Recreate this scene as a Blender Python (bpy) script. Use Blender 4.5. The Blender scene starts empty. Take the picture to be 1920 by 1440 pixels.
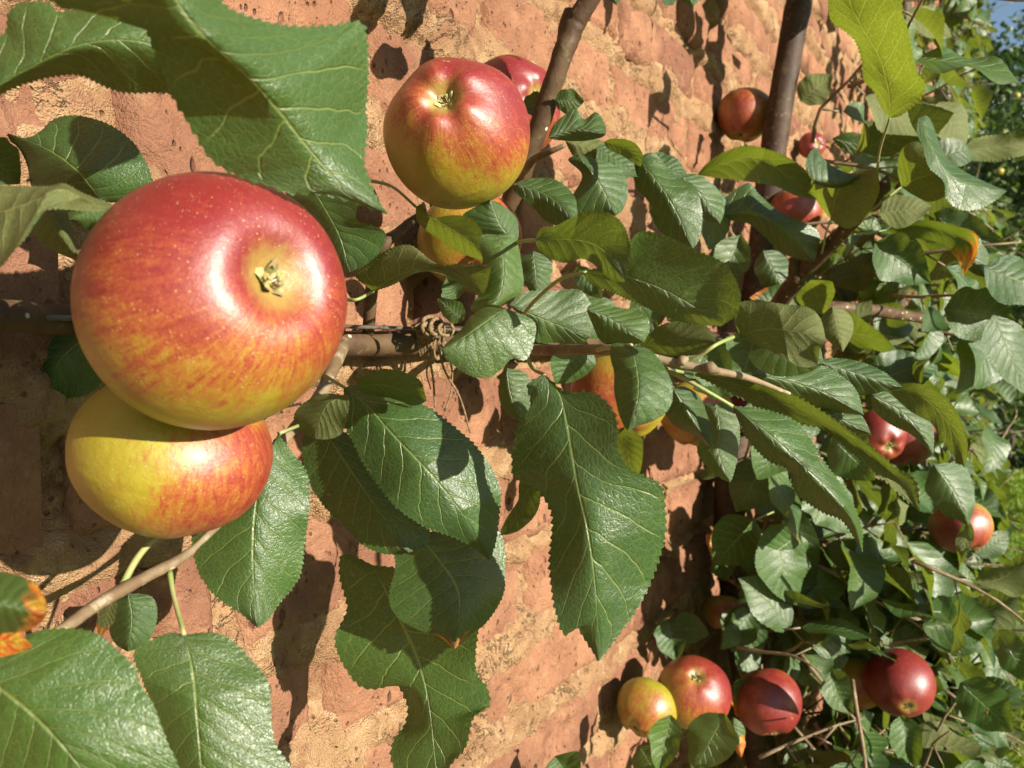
import bpy, math, random
import numpy as np
from mathutils import Vector, Matrix

# ------------------------------------------------------------------ camera, sky, sun, exposure
SC = bpy.context.scene
COL = SC.collection
CAMZ = 1.35
F_PX = 1478.0
PITCH = math.radians(2.7)
cam_d = bpy.data.cameras.new('camera')
cam = bpy.data.objects.new('camera', cam_d)
COL.objects.link(cam)
cam.location = (0, 0, CAMZ)
cam.rotation_euler = (math.pi / 2 - PITCH, 0, 0)
cam_d.sensor_width = 36.0
cam_d.lens = 36.0 * F_PX / 1920.0
cam_d.clip_start = 0.01
cam_d.clip_end = 400
cam_d.dof.use_dof = True
cam_d.dof.focus_distance = 0.36
cam_d.dof.aperture_fstop = 19.0
SC.camera = cam

SUN_AZ, SUN_EL = math.radians(50), math.radians(17)   # azimuth from straight behind the camera, towards the right
LDIR = Vector((math.sin(SUN_AZ) * math.cos(SUN_EL), -math.cos(SUN_AZ) * math.cos(SUN_EL), math.sin(SUN_EL)))
world = bpy.data.worlds.new("World")
SC.world = world
world.use_nodes = True
wn = world.node_tree
bgn = wn.nodes['Background']
sky = wn.nodes.new('ShaderNodeTexSky')
sky.sky_type = 'NISHITA'
sky.sun_disc = False
sky.sun_elevation = SUN_EL
sky.sun_rotation = math.atan2(LDIR.x, LDIR.y)
sky.air_density = 1.0
sky.dust_density = 0.3
wn.links.new(sky.outputs[0], bgn.inputs[0])
bgn.inputs[1].default_value = 0.06
sun_d = bpy.data.lights.new('sun', 'SUN')
sun_d.energy = 5.0
sun_d.angle = math.radians(0.5)
sun_d.color = (1.0, 0.91, 0.77)
sun = bpy.data.objects.new('sun', sun_d)
COL.objects.link(sun)
sun.rotation_euler = LDIR.to_track_quat('Z', 'Y').to_euler()
SC.view_settings.view_transform = 'Standard'
SC.view_settings.look = 'None'
SC.view_settings.gamma = 1
SC.view_settings.use_curve_mapping = False
SC.view_settings.exposure = 1.42
SC.cycles.max_bounces = 8
SC.cycles.diffuse_bounces = 3

rnd = random.Random(7)

# ------------------------------------------------------------------ helpers
CR = cam.rotation_euler.to_matrix()
CAM = Vector((0, 0, CAMZ))
CRn = np.array(CR)
def P(px, py, z):
    """world point seen at photo pixel (px,py) and depth z metres"""
    v = CR @ Vector(((px - 960) / F_PX * z, (720 - py) / F_PX * z, -z))
    return v + CAM
def Pn(px, py, z):
    v = np.stack([(px - 960) / F_PX * z, (720 - py) / F_PX * z, -z], -1)
    return v @ CRn.T + np.array([0, 0, CAMZ])
def proj(w):
    v = CR.transposed() @ (Vector(w) - CAM)
    if v.z > -1e-3: return None
    return 960 + F_PX * v.x / -v.z, 720 - F_PX * v.y / -v.z, -v.z

WA = math.atan2(920, F_PX)
WD = Vector((math.sin(WA), math.cos(WA), 0))     # along the wall
WN = Vector((math.cos(WA), -math.sin(WA), 0))    # out of the wall
WDIST = 0.33
def W(s, w, h):
    return WD * s + WN * (w - WDIST) + Vector((0, 0, CAMZ + h))

def props(o, **k):
    for a, b in k.items():
        if b is not None: o[a] = b
    return o
def thing(name, label, cat, loc=(0, 0, 0), group=None, kind=None, rot=None):
    o = bpy.data.objects.new(name, None)
    o.empty_display_size = 0.02
    COL.objects.link(o)
    o.location = loc
    if rot is not None: o.rotation_euler = rot.to_euler()
    return props(o, label=label, category=cat, group=group, kind=kind)
def mesh_np(name, verts, faces, mat, uv=None, smooth=True):
    """verts (n,3) array, faces (m,3|4) int array"""
    verts = np.asarray(verts, dtype=np.float32); faces = np.asarray(faces, dtype=np.int32)
    me = bpy.data.meshes.new(name)
    nf, k = faces.shape
    me.vertices.add(len(verts)); me.vertices.foreach_set('co', verts.ravel())
    me.loops.add(nf * k); me.loops.foreach_set('vertex_index', faces.ravel())
    me.polygons.add(nf)
    me.polygons.foreach_set('loop_start', np.arange(0, nf * k, k, dtype=np.int32))
    if uv is not None:
        l = me.uv_layers.new(name='UVMap')
        l.data.foreach_set('uv', np.asarray(uv, dtype=np.float32)[faces.ravel()].ravel())
    me.update(calc_edges=True)
    me.polygons.foreach_set('use_smooth', np.full(nf, smooth))
    if mat: me.materials.append(mat)
    return me
def link(name, me, parent=None, **k):
    o = bpy.data.objects.new(name, me)
    COL.objects.link(o)
    if parent is not None: o.parent = parent
    return props(o, **k)
ORG = {}
def root_org(parent):
    p = parent
    while p.parent is not None: p = p.parent
    return np.array(p.location)
def mk(name, verts, faces, mat, parent=None, uv=None, smooth=True, **k):
    """verts in world coordinates; parent chain has only a translated root"""
    v = np.asarray(verts, dtype=np.float64)
    if parent is not None: v = v - root_org(parent)
    return link(name, mesh_np(name, v, faces, mat, uv, smooth), parent, **k)
def grid_faces(nr, nc, flip=False, wrap=False):
    r = np.arange(nr - 1)[:, None]; c = np.arange(nc if wrap else nc - 1)[None, :]
    c2 = (c + 1) % nc
    a = r * nc + c; b = r * nc + c2; d = (r + 1) * nc + c; e = (r + 1) * nc + c2
    f = np.stack([a, b, e, d], -1).reshape(-1, 4)
    return f[:, ::-1] if flip else f

_tab = np.random.RandomState(3).rand(256, 256)
def vn(x, y, seed=0):
    x = np.asarray(x) + seed * 17.37; y = np.asarray(y) + seed * 9.71
    xi = np.floor(x).astype(int); yi = np.floor(y).astype(int)
    fx = x - xi; fy = y - yi
    fx = fx * fx * fx * (fx * (fx * 6 - 15) + 10); fy = fy * fy * fy * (fy * (fy * 6 - 15) + 10)
    g = lambda a, b: _tab[a % 256, b % 256]
    return (g(xi, yi) * (1 - fx) + g(xi + 1, yi) * fx) * (1 - fy) + (g(xi, yi + 1) * (1 - fx) + g(xi + 1, yi + 1) * fx) * fy
def fbm(x, y, oct=4, seed=0, gain=0.5):
    t = 0; a = 1; n = 0
    for i in range(oct):
        t = t + a * vn(x * 2 ** i, y * 2 ** i, seed + i * 3); n += a; a *= gain
    return t / n
def sstep(a, b, x):
    t = np.clip((x - a) / (b - a), 0, 1); return t * t * (3 - 2 * t)

def catmull(pts, n):
    """resample a polyline smoothly to n points by arc length"""
    p = np.asarray(pts, dtype=float)
    if len(p) == 2:
        t = np.linspace(0, 1, n)[:, None]; return p[0] * (1 - t) + p[1] * t
    q = np.vstack([2 * p[0] - p[1], p, 2 * p[-1] - p[-2]])
    out = []
    for i in range(len(p) - 1):
        t = np.linspace(0, 1, 13)[:-1][:, None]
        a, b, c, d = q[i], q[i + 1], q[i + 2], q[i + 3]
        out.append(0.5 * ((2 * b) + (-a + c) * t + (2 * a - 5 * b + 4 * c - d) * t * t + (-a + 3 * b - 3 * c + d) * t ** 3))
    out.append(p[-1:]); out = np.vstack(out)
    dd = np.r_[0, np.cumsum(np.linalg.norm(np.diff(out[:, :2], axis=0), axis=1) + 1e-9)]
    u = np.linspace(0, dd[-1], n)
    return np.stack([np.interp(u, dd, out[:, k]) for k in range(p.shape[1])], -1)

def tube_geo(pts, radii, sides=8, seg=6, rough=0.0, seed=0):
    """tube through world points"""
    p = np.asarray([tuple(q) for q in pts], dtype=float)
    n = max(2, (len(p) - 1) * seg + 1)
    pp = catmull3(p, n)
    r = np.interp(np.linspace(0, 1, n), np.linspace(0, 1, len(radii)), radii)
    T = np.gradient(pp, axis=0); T /= np.linalg.norm(T, axis=1)[:, None] + 1e-12
    up = np.array([0.13, 0.2, 0.97]) if abs(T[0, 2]) < 0.8 else np.array([0.9, 0.3, 0.1])
    U = np.zeros_like(pp); V = np.zeros_like(pp); u = up
    for i in range(n):
        u = u - T[i] * u.dot(T[i]); u /= np.linalg.norm(u) + 1e-12
        U[i] = u; V[i] = np.cross(T[i], u)
    a = np.linspace(0, 2 * math.pi, sides, endpoint=False)
    rr = r[:, None] * np.ones((n, sides))
    if rough:
        ii = np.arange(n)[:, None]
        rr = rr * (1 + rough * (fbm(ii * .35 + seed, np.cos(a)[None, :] * 1.4 + 5 + np.sin(a)[None, :] * 2, 3, seed) - .5) * 2)
    v = pp[:, None, :] + rr[..., None] * (np.cos(a)[None, :, None] * U[:, None, :] + np.sin(a)[None, :, None] * V[:, None, :])
    v = v.reshape(-1, 3)
    f = grid_faces(n, sides, wrap=True)
    # caps
    v = np.vstack([v, pp[:1], pp[-1:]])
    k = np.arange(sides); k2 = (k + 1) % sides
    c0 = np.stack([np.full(sides, n * sides), k2, k, k], -1)
    base = (n - 1) * sides
    c1 = np.stack([np.full(sides, n * sides + 1), base + k, base + k2, base + k2], -1)
    return v, f, np.vstack([c0[:, :3], c1[:, :3]])
def catmull3(p, n):
    if len(p) == 2:
        t = np.linspace(0, 1, n)[:, None]; return p[0] * (1 - t) + p[1] * t
    q = np.vstack([2 * p[0] - p[1], p, 2 * p[-1] - p[-2]])
    u = np.linspace(0, len(p) - 1 - 1e-9, n); i = u.astype(int); t = (u - i)[:, None]
    a, b, c, d = q[i], q[i + 1], q[i + 2], q[i + 3]
    return 0.5 * ((2 * b) + (-a + c) * t + (2 * a - 5 * b + 4 * c - d) * t * t + (-a + 3 * b - 3 * c + d) * t ** 3)
def tris(f4):
    return np.vstack([f4[:, [0, 1, 2]], f4[:, [0, 2, 3]]])
def tube(name, pts, radii, mat, parent=None, sides=8, seg=6, rough=0.0, seed=0, **k):
    v, f, c = tube_geo(pts, radii, sides, seg, rough, seed)
    return mk(name, v, np.vstack([tris(f), c]), mat, parent, **k)
def join(parts):
    vs, fs, o = [], [], 0
    for v, f in parts:
        vs.append(v); fs.append(np.asarray(f) + o); o += len(v)
    return np.vstack(vs), np.vstack(fs)

# ------------------------------------------------------------------ materials
class NT:
    def __init__(s, name):
        s.m = bpy.data.materials.new(name); s.m.use_nodes = True
        s.t = s.m.node_tree; s.b = s.t.nodes['Principled BSDF']; s.out = s.t.nodes['Material Output']
    def n(s, typ, **k):
        q = s.t.nodes.new(typ)
        for a, b in k.items(): setattr(q, a, b)
        return q
    def l(s, a, b): s.t.links.new(a, b)
    def put(s, sock, v):
        if hasattr(v, 'links') or isinstance(v, bpy.types.NodeSocket): s.l(v, sock)
        else: sock.default_value = v
    def math(s, op, a, b=0.0, c=None, clamp=False):
        q = s.n('ShaderNodeMath', operation=op, use_clamp=clamp)
        s.put(q.inputs[0], a); s.put(q.inputs[1], b)
        if c is not None: s.put(q.inputs[2], c)
        return q.outputs[0]
    def ramp(s, x, a, b, lo=0.0, hi=1.0):
        q = s.n('ShaderNodeMapRange', interpolation_type='SMOOTHSTEP')
        s.put(q.inputs[0], x); s.put(q.inputs[1], a); s.put(q.inputs[2], b); s.put(q.inputs[3], lo); s.put(q.inputs[4], hi)
        return q.outputs[0]
    def mix(s, f, a, b, mode='MIX'):
        q = s.n('ShaderNodeMix', data_type='RGBA', blend_type=mode)
        s.put(q.inputs[0], f)
        for i, v in ((6, a), (7, b)):
            if isinstance(v, tuple) and len(v) == 3: v = v + (1,)
            s.put(q.inputs[i], v)
        return q.outputs[2]
    def noise(s, vec, scale, detail=3, rough=.55, dist=0.0):
        q = s.n('ShaderNodeTexNoise'); s.l(vec, q.inputs['Vector'])
        q.inputs['Scale'].default_value = scale; q.inputs['Detail'].default_value = detail
        q.inputs['Roughness'].default_value = rough; q.inputs['Distortion'].default_value = dist
        return q.outputs[0]
    def voro(s, vec, scale, feature='F1', rand=1.0, out=0):
        q = s.n('ShaderNodeTexVoronoi', feature=feature); s.l(vec, q.inputs['Vector'])
        q.inputs['Scale'].default_value = scale; q.inputs['Randomness'].default_value = rand
        return q.outputs[out]
    def mapping(s, vec, scale=(1, 1, 1), loc=(0, 0, 0)):
        q = s.n('ShaderNodeMapping'); s.l(vec, q.inputs[0]); q.inputs['Scale'].default_value = scale; q.inputs['Location'].default_value = loc
        return q.outputs[0]
    def bump(s, h, dist, strength=1.0, normal=None):
        q = s.n('ShaderNodeBump'); s.l(h, q.inputs['Height']); q.inputs['Distance'].default_value = dist; q.inputs['Strength'].default_value = strength
        if normal is not None: s.l(normal, q.inputs['Normal'])
        return q.outputs[0]
    def objco(s): return s.n('ShaderNodeTexCoord').outputs['Object']
    def pos(s): return s.n('ShaderNodeNewGeometry').outputs['Position']
    def attr(s, name): return s.n('ShaderNodeAttribute', attribute_type='OBJECT', attribute_name=name).outputs['Fac']

def leaf_material(name='leaf_skin', fine=True):
    N = NT(name)
    uv = N.n('ShaderNodeUVMap').outputs[0]
    info = N.n('ShaderNodeObjectInfo').outputs['Random']
    # per-leaf offset so that no two leaves share their wobble
    off = N.n('ShaderNodeCombineXYZ'); N.l(N.math('MULTIPLY', info, 37.0), off.inputs[2])
    add = N.n('ShaderNodeVectorMath', operation='ADD'); N.l(uv, add.inputs[0]); N.l(off.outputs[0], add.inputs[1])
    uvr = add.outputs[0]
    sep = N.n('ShaderNodeSeparateXYZ'); N.l(uv, sep.inputs[0])
    u, v = sep.outputs[0], sep.outputs[1]
    wob = N.math('SUBTRACT', N.noise(uvr, 5.0, 2), 0.5)
    us = N.math('SUBTRACT', u, 0.5)
    a = N.math('MULTIPLY', N.math('ABSOLUTE', us), 2.0)
    side = N.math('GREATER_THAN', us, 0.0)
    ph = N.math('SUBTRACT', v, N.math('MULTIPLY', N.math('POWER', a, 0.85), 0.21))
    ph = N.math('ADD', ph, N.math('MULTIPLY', wob, 0.05))
    ph = N.math('ADD', N.math('MULTIPLY', ph, 8.5), N.math('MULTIPLY', side, 0.42))
    fr = N.math('FRACT', ph)
    tri = N.math('MULTIPLY', N.math('ABSOLUTE', N.math('SUBTRACT', fr, 0.5)), 2.0)   # 1 at the lateral vein
    lat = N.ramp(tri, N.math('ADD', 0.87, N.math('MULTIPLY', a, 0.06)), 0.985)
    lat = N.math('MULTIPLY', lat, N.ramp(a, 1.0, 0.75))
    mid = N.ramp(a, N.math('SUBTRACT', 0.060, N.math('MULTIPLY', v, 0.045)), 0.0)
    sc = N.mapping(uvr, (1.0, 1.75, 1.0))
    dst = N.n('ShaderNodeVectorMath', operation='MULTIPLY_ADD')
    nz = N.n('ShaderNodeTexNoise'); N.l(sc, nz.inputs['Vector']); nz.inputs['Scale'].default_value = 14
    N.l(nz.outputs['Color'], dst.inputs[0]); dst.inputs[1].default_value = (.05, .05, 0); N.l(sc, dst.inputs[2])
    ve = N.voro(dst.outputs[0], 20, 'DISTANCE_TO_EDGE')
    ve2 = N.voro(dst.outputs[0], 62, 'DISTANCE_TO_EDGE')
    net = N.ramp(ve, 0.045, 0.0)
    net2 = N.ramp(ve2, 0.10, 0.0)
    vein = N.math('MAXIMUM', N.math('MAXIMUM', mid, N.math('MULTIPLY', lat, 0.85)), N.math('MULTIPLY', net, 0.34), clamp=True)
    vein = N.math('MAXIMUM', vein, N.math('MULTIPLY', net2, 0.16))
    back = N.n('ShaderNodeNewGeometry').outputs['Backfacing']
    veinb = N.math('MAXIMUM', vein, N.math('MAXIMUM', N.math('MULTIPLY', net, 0.85), N.math('MULTIPLY', net2, .4)))
    # colours of the two faces of a leaf
    blot = N.noise(uvr, 3.2, 4, .6)
    tcol = N.mix(N.ramp(blot, .3, .7), (.016, .060, .011), (.037, .102, .016))
    tcol = N.mix(N.math('MULTIPLY', N.attr('fresh'), 0.75), tcol, (.072, .150, .016))
    tcol = N.mix(N.math('MULTIPLY', info, 0.45), tcol, (.022, .058, .030))
    tcol = N.mix(N.math('MULTIPLY', N.math('FRACT', N.math('MULTIPLY', info, 13.0)), .55), tcol, (.045, .088, .012))
    tcol = N.mix(N.math('MULTIPLY', vein, 0.8), tcol, (.20, .27, .075))
    bcol = N.mix(N.ramp(blot, .3, .7), (.085, .110, .036), (.115, .140, .048))
    bcol = N.mix(N.math('MULTIPLY', veinb, 0.75), bcol, (.30, .30, .11))
    colr = N.mix(back, tcol, bcol)
    # specks, spots and turning tips
    spk = N.voro(N.mapping(uvr, (1, 1.7, 1)), 34, 'F1')
    spkm = N.math('MULTIPLY', N.ramp(spk, .10, .03), N.ramp(N.noise(uvr, 7, 2), .52, .62))
    colr = N.mix(N.math('MULTIPLY', spkm, .7), colr, (.42, .44, .32))
    brn = N.math('MULTIPLY', N.ramp(N.noise(uvr, 9, 3), .69, .73), N.ramp(a, .55, .95))
    colr = N.mix(brn, colr, (.16, .06, .02))
    aut = N.attr('autumn')
    am = N.ramp(N.math('ADD', N.math('ADD', v, N.math('MULTIPLY', wob, .5)), N.math('MULTIPLY', a, .12)), N.math('SUBTRACT', 1.05, aut), N.math('SUBTRACT', 1.22, aut))
    am = N.math('MULTIPLY', am, N.ramp(aut, 0.0, 0.05))
    acol = N.mix(N.ramp(N.noise(uvr, 6, 3), .4, .6), (.50, .10, .015), (.52, .30, .03))
    colr = N.mix(am, colr, acol)
    b = N.b
    N.l(colr, b.inputs['Base Color'])
    N.l(N.math('ADD', 0.33, N.math('ADD', N.math('MULTIPLY', back, .22), N.math('MULTIPLY', N.noise(uvr, 20, 2), .16))), b.inputs['Roughness'])
    N.l(N.math('SUBTRACT', .85, N.math('MULTIPLY', back, .55)), b.inputs['Specular IOR Level'])
    # relief: sunken veins on top, raised below, quilted blade between
    h = N.math('MULTIPLY', N.math('MAXIMUM', mid, lat), -0.9)
    h = N.math('ADD', h, N.math('MULTIPLY', N.ramp(tri, 1.0, 0.1), 0.6))
    h = N.math('ADD', h, N.math('MULTIPLY', N.ramp(ve, 0.0, 0.22), 0.19))
    if fine: h = N.math('ADD', h, N.math('MULTIPLY', N.ramp(ve2, 0.0, 0.28), 0.13))
    h = N.math('ADD', h, N.math('MULTIPLY', N.noise(uvr, 60, 2), 0.04))
    bp = N.bump(h, 0.00048, 0.8)
    N.l(bp, b.inputs['Normal'])
    tr = N.n('ShaderNodeBsdfTranslucent')
    tc = N.mix(N.math('MULTIPLY', veinb, 0.6), N.mix(N.attr('fresh'), (.065, .105, .006), (.14, .20, .007)), (.38, .40, .07))
    tc = N.mix(am, tc, acol)
    N.l(tc, tr.inputs['Color']); N.l(bp, tr.inputs['Normal'])
    mx = N.n('ShaderNodeMixShader'); mx.inputs[0].default_value = 0.40
    N.l(b.outputs[0], mx.inputs[1]); N.l(tr.outputs[0], mx.inputs[2])
    N.l(mx.outputs[0], N.out.inputs[0])
    return N.m
M_LEAF = leaf_material()

def far_leaf_material(name, c1, c2, tcol):
    N = NT(name)
    nz = N.noise(N.pos(), 1.7, 2); nz2 = N.noise(N.pos(), 30, 1)
    c = N.mix(N.ramp(N.math('ADD', N.math('MULTIPLY', nz, .5), N.math('MULTIPLY', nz2, .5)), .38, .62), c1, c2)
    N.l(c, N.b.inputs['Base Color']); N.b.inputs['Roughness'].default_value = .42
    tr = N.n('ShaderNodeBsdfTranslucent'); tr.inputs[0].default_value = tcol + (1,)
    mx = N.n('ShaderNodeMixShader'); mx.inputs[0].default_value = .35
    N.l(N.b.outputs[0], mx.inputs[1]); N.l(tr.outputs[0], mx.inputs[2]); N.l(mx.outputs[0], N.out.inputs[0])
    return N.m
M_ORCH = far_leaf_material('orchard_leaf', (.04, .075, .018), (.14, .18, .065), (.13, .20, .02))
M_DARKTREE = far_leaf_material('woodland_leaf', (.020, .045, .014), (.055, .085, .026), (.05, .10, .008))

def stalk_material():
    N = NT('leaf_stalk')
    nz = N.noise(N.pos(), 60, 3)
    c = N.mix(N.ramp(nz, .35, .65), (.16, .21, .055), (.25, .24, .10))
    N.l(c, N.b.inputs['Base Color']); N.b.inputs['Roughness'].default_value = .5
    N.l(N.bump(N.noise(N.pos(), 900, 2), .0002, .6), N.b.inputs['Normal'])
    return N.m
M_STALK = stalk_material()

def bark_material(name, c1, c2, c3, lent=1.0):
    N = NT(name)
    p = N.pos()
    nz = N.noise(p, 38, 5, .65)
    c = N.mix(N.ramp(nz, .35, .62), c1, c2)
    c = N.mix(N.ramp(N.noise(p, 120, 4, .6), .56, .72), c, c3)
    vo = N.voro(p, 130, 'F1')
    dots = N.math('MULTIPLY', N.ramp(vo, .20, .12), lent)
    dots = N.math('MULTIPLY', dots, N.ramp(N.noise(p, 50, 1), .48, .55))
    c = N.mix(dots, c, (.42, .36, .26))
    N.l(c, N.b.inputs['Base Color']); N.b.inputs['Roughness'].default_value = .62
    N.b.inputs['Specular IOR Level'].default_value = .22
    h = N.math('ADD', N.noise(p, 260, 4, .7), N.math('MULTIPLY', dots, .7))
    N.l(N.bump(h, .0006, .8), N.b.inputs['Normal'])
    return N.m
M_BARK = bark_material('apple_bark', (.046, .024, .013), (.078, .048, .024), (.11, .085, .045))
M_TWIG = bark_material('young_twig', (.11, .072, .038), (.19, .145, .09), (.28, .24, .17), .5)
M_OLDBARK = bark_material('old_bark', (.032, .018, .011), (.058, .035, .021), (.09, .068, .042), .2)

def brick_material():
    N = NT('brick_clay')
    p = N.pos()
    info = N.n('ShaderNodeObjectInfo').outputs['Random']
    c = N.mix(info, (.260, .122, .068), (.180, .082, .052))
    c = N.mix(N.ramp(N.noise(p, 14, 5, .65), .38, .66), c, (.32, .160, .092))
    c = N.mix(N.math('MULTIPLY', N.ramp(N.noise(p, 55, 5, .7), .54, .70), .5), c, (.37, .205, .118))
    c = N.mix(N.math('MULTIPLY', N.ramp(N.noise(p, 34, 7, .75, .6), .56, .70), .4), c, (.40, .25, .135))   # lime scuffs
    st = N.mapping(p, (1, 1, .5))
    pit = N.ramp(N.voro(st, 95, 'F1'), .24, .12)
    pit = N.math('MULTIPLY', pit, N.ramp(N.noise(p, 33, 3), .49, .60))
    c = N.mix(N.math('MULTIPLY', pit, .8), c, (.10, .035, .025))
    c = N.mix(N.math('MULTIPLY', N.ramp(N.noise(p, 420, 2), .60, .72), .35), c, (.16, .07, .05))
    pit2 = N.math('MULTIPLY', N.ramp(N.voro(N.mapping(p, (1, 1, .6), (.3, .1, .7)), 260, 'F1'), .30, .12), N.ramp(N.noise(p, 60, 3), .50, .62))
    c = N.mix(N.math('MULTIPLY', pit2, .7), c, (.09, .035, .022)); pit = N.math('MAXIMUM', pit, pit2)
    c = N.mix(N.math('MULTIPLY', N.ramp(N.noise(p, 6, 5, .65), .50, .70), .35), c, (.115, .058, .042))
    c = N.mix(N.math('MULTIPLY', N.ramp(N.noise(p, 190, 5, .75), .52, .70), .25), c, (.13, .06, .04))
    N.l(c, N.b.inputs['Base Color']); N.b.inputs['Roughness'].default_value = .9
    N.b.inputs['Specular IOR Level'].default_value = .15
    h = N.math('ADD', N.math('MULTIPLY', N.noise(p, 120, 6, .72), 1.3), N.math('MULTIPLY', pit, -.8))
    h = N.math('ADD', h, N.math('MULTIPLY', N.noise(p, 600, 3, .7), .35))
    N.l(N.bump(h, .0048, 1.0), N.b.inputs['Normal'])
    return N.m
M_BRICK = brick_material()
def mortar_material():
    N = NT('lime_mortar')
    p = N.pos()
    c = N.mix(N.ramp(N.noise(p, 12, 5, .6), .35, .65), (.44, .272, .145), (.33, .190, .100))
    c = N.mix(N.math('MULTIPLY', N.ramp(N.noise(p, 45, 5, .7), .50, .66), .7), c, (.56, .39, .22))
    c = N.mix(N.math('MULTIPLY', N.ramp(N.noise(p, 31, 7, .75, .6), .50, .66), .85), c, (.27, .135, .078))
    ck = N.ramp(N.math('ABSOLUTE', N.math('SUBTRACT', N.noise(p, 22, 6, .7, .8), .5)), .012, .0)
    ck = N.math('MULTIPLY', ck, N.ramp(N.noise(p, 11, 2), .48, .55))
    hole = N.math('MULTIPLY', N.ramp(N.voro(p, 170, 'F1'), .26, .10), N.ramp(N.noise(p, 40, 3), .52, .60))
    ck = N.math('MAXIMUM', ck, hole)
    c = N.mix(N.math('MULTIPLY', ck, .6), c, (.08, .035, .02))
    g = N.voro(p, 900, 'F1')
    c = N.mix(N.math('MULTIPLY', N.ramp(g, .3, .1), .3), c, (.34, .20, .12))
    N.l(c, N.b.inputs['Base Color']); N.b.inputs['Roughness'].default_value = .95
    N.b.inputs['Specular IOR Level'].default_value = .1
    h = N.math('ADD', N.math('MULTIPLY', N.noise(p, 90, 7, .75), 2.0), N.math('MULTIPLY', g, .45))
    h = N.math('ADD', h, N.math('MULTIPLY', N.noise(p, 900, 2, .7), .5))
    h = N.math('SUBTRACT', h, N.math('MULTIPLY', ck, .9))
    N.l(N.bump(h, .0042, 1.0), N.b.inputs['Normal'])
    return N.m
M_MORTAR = mortar_material()

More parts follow.
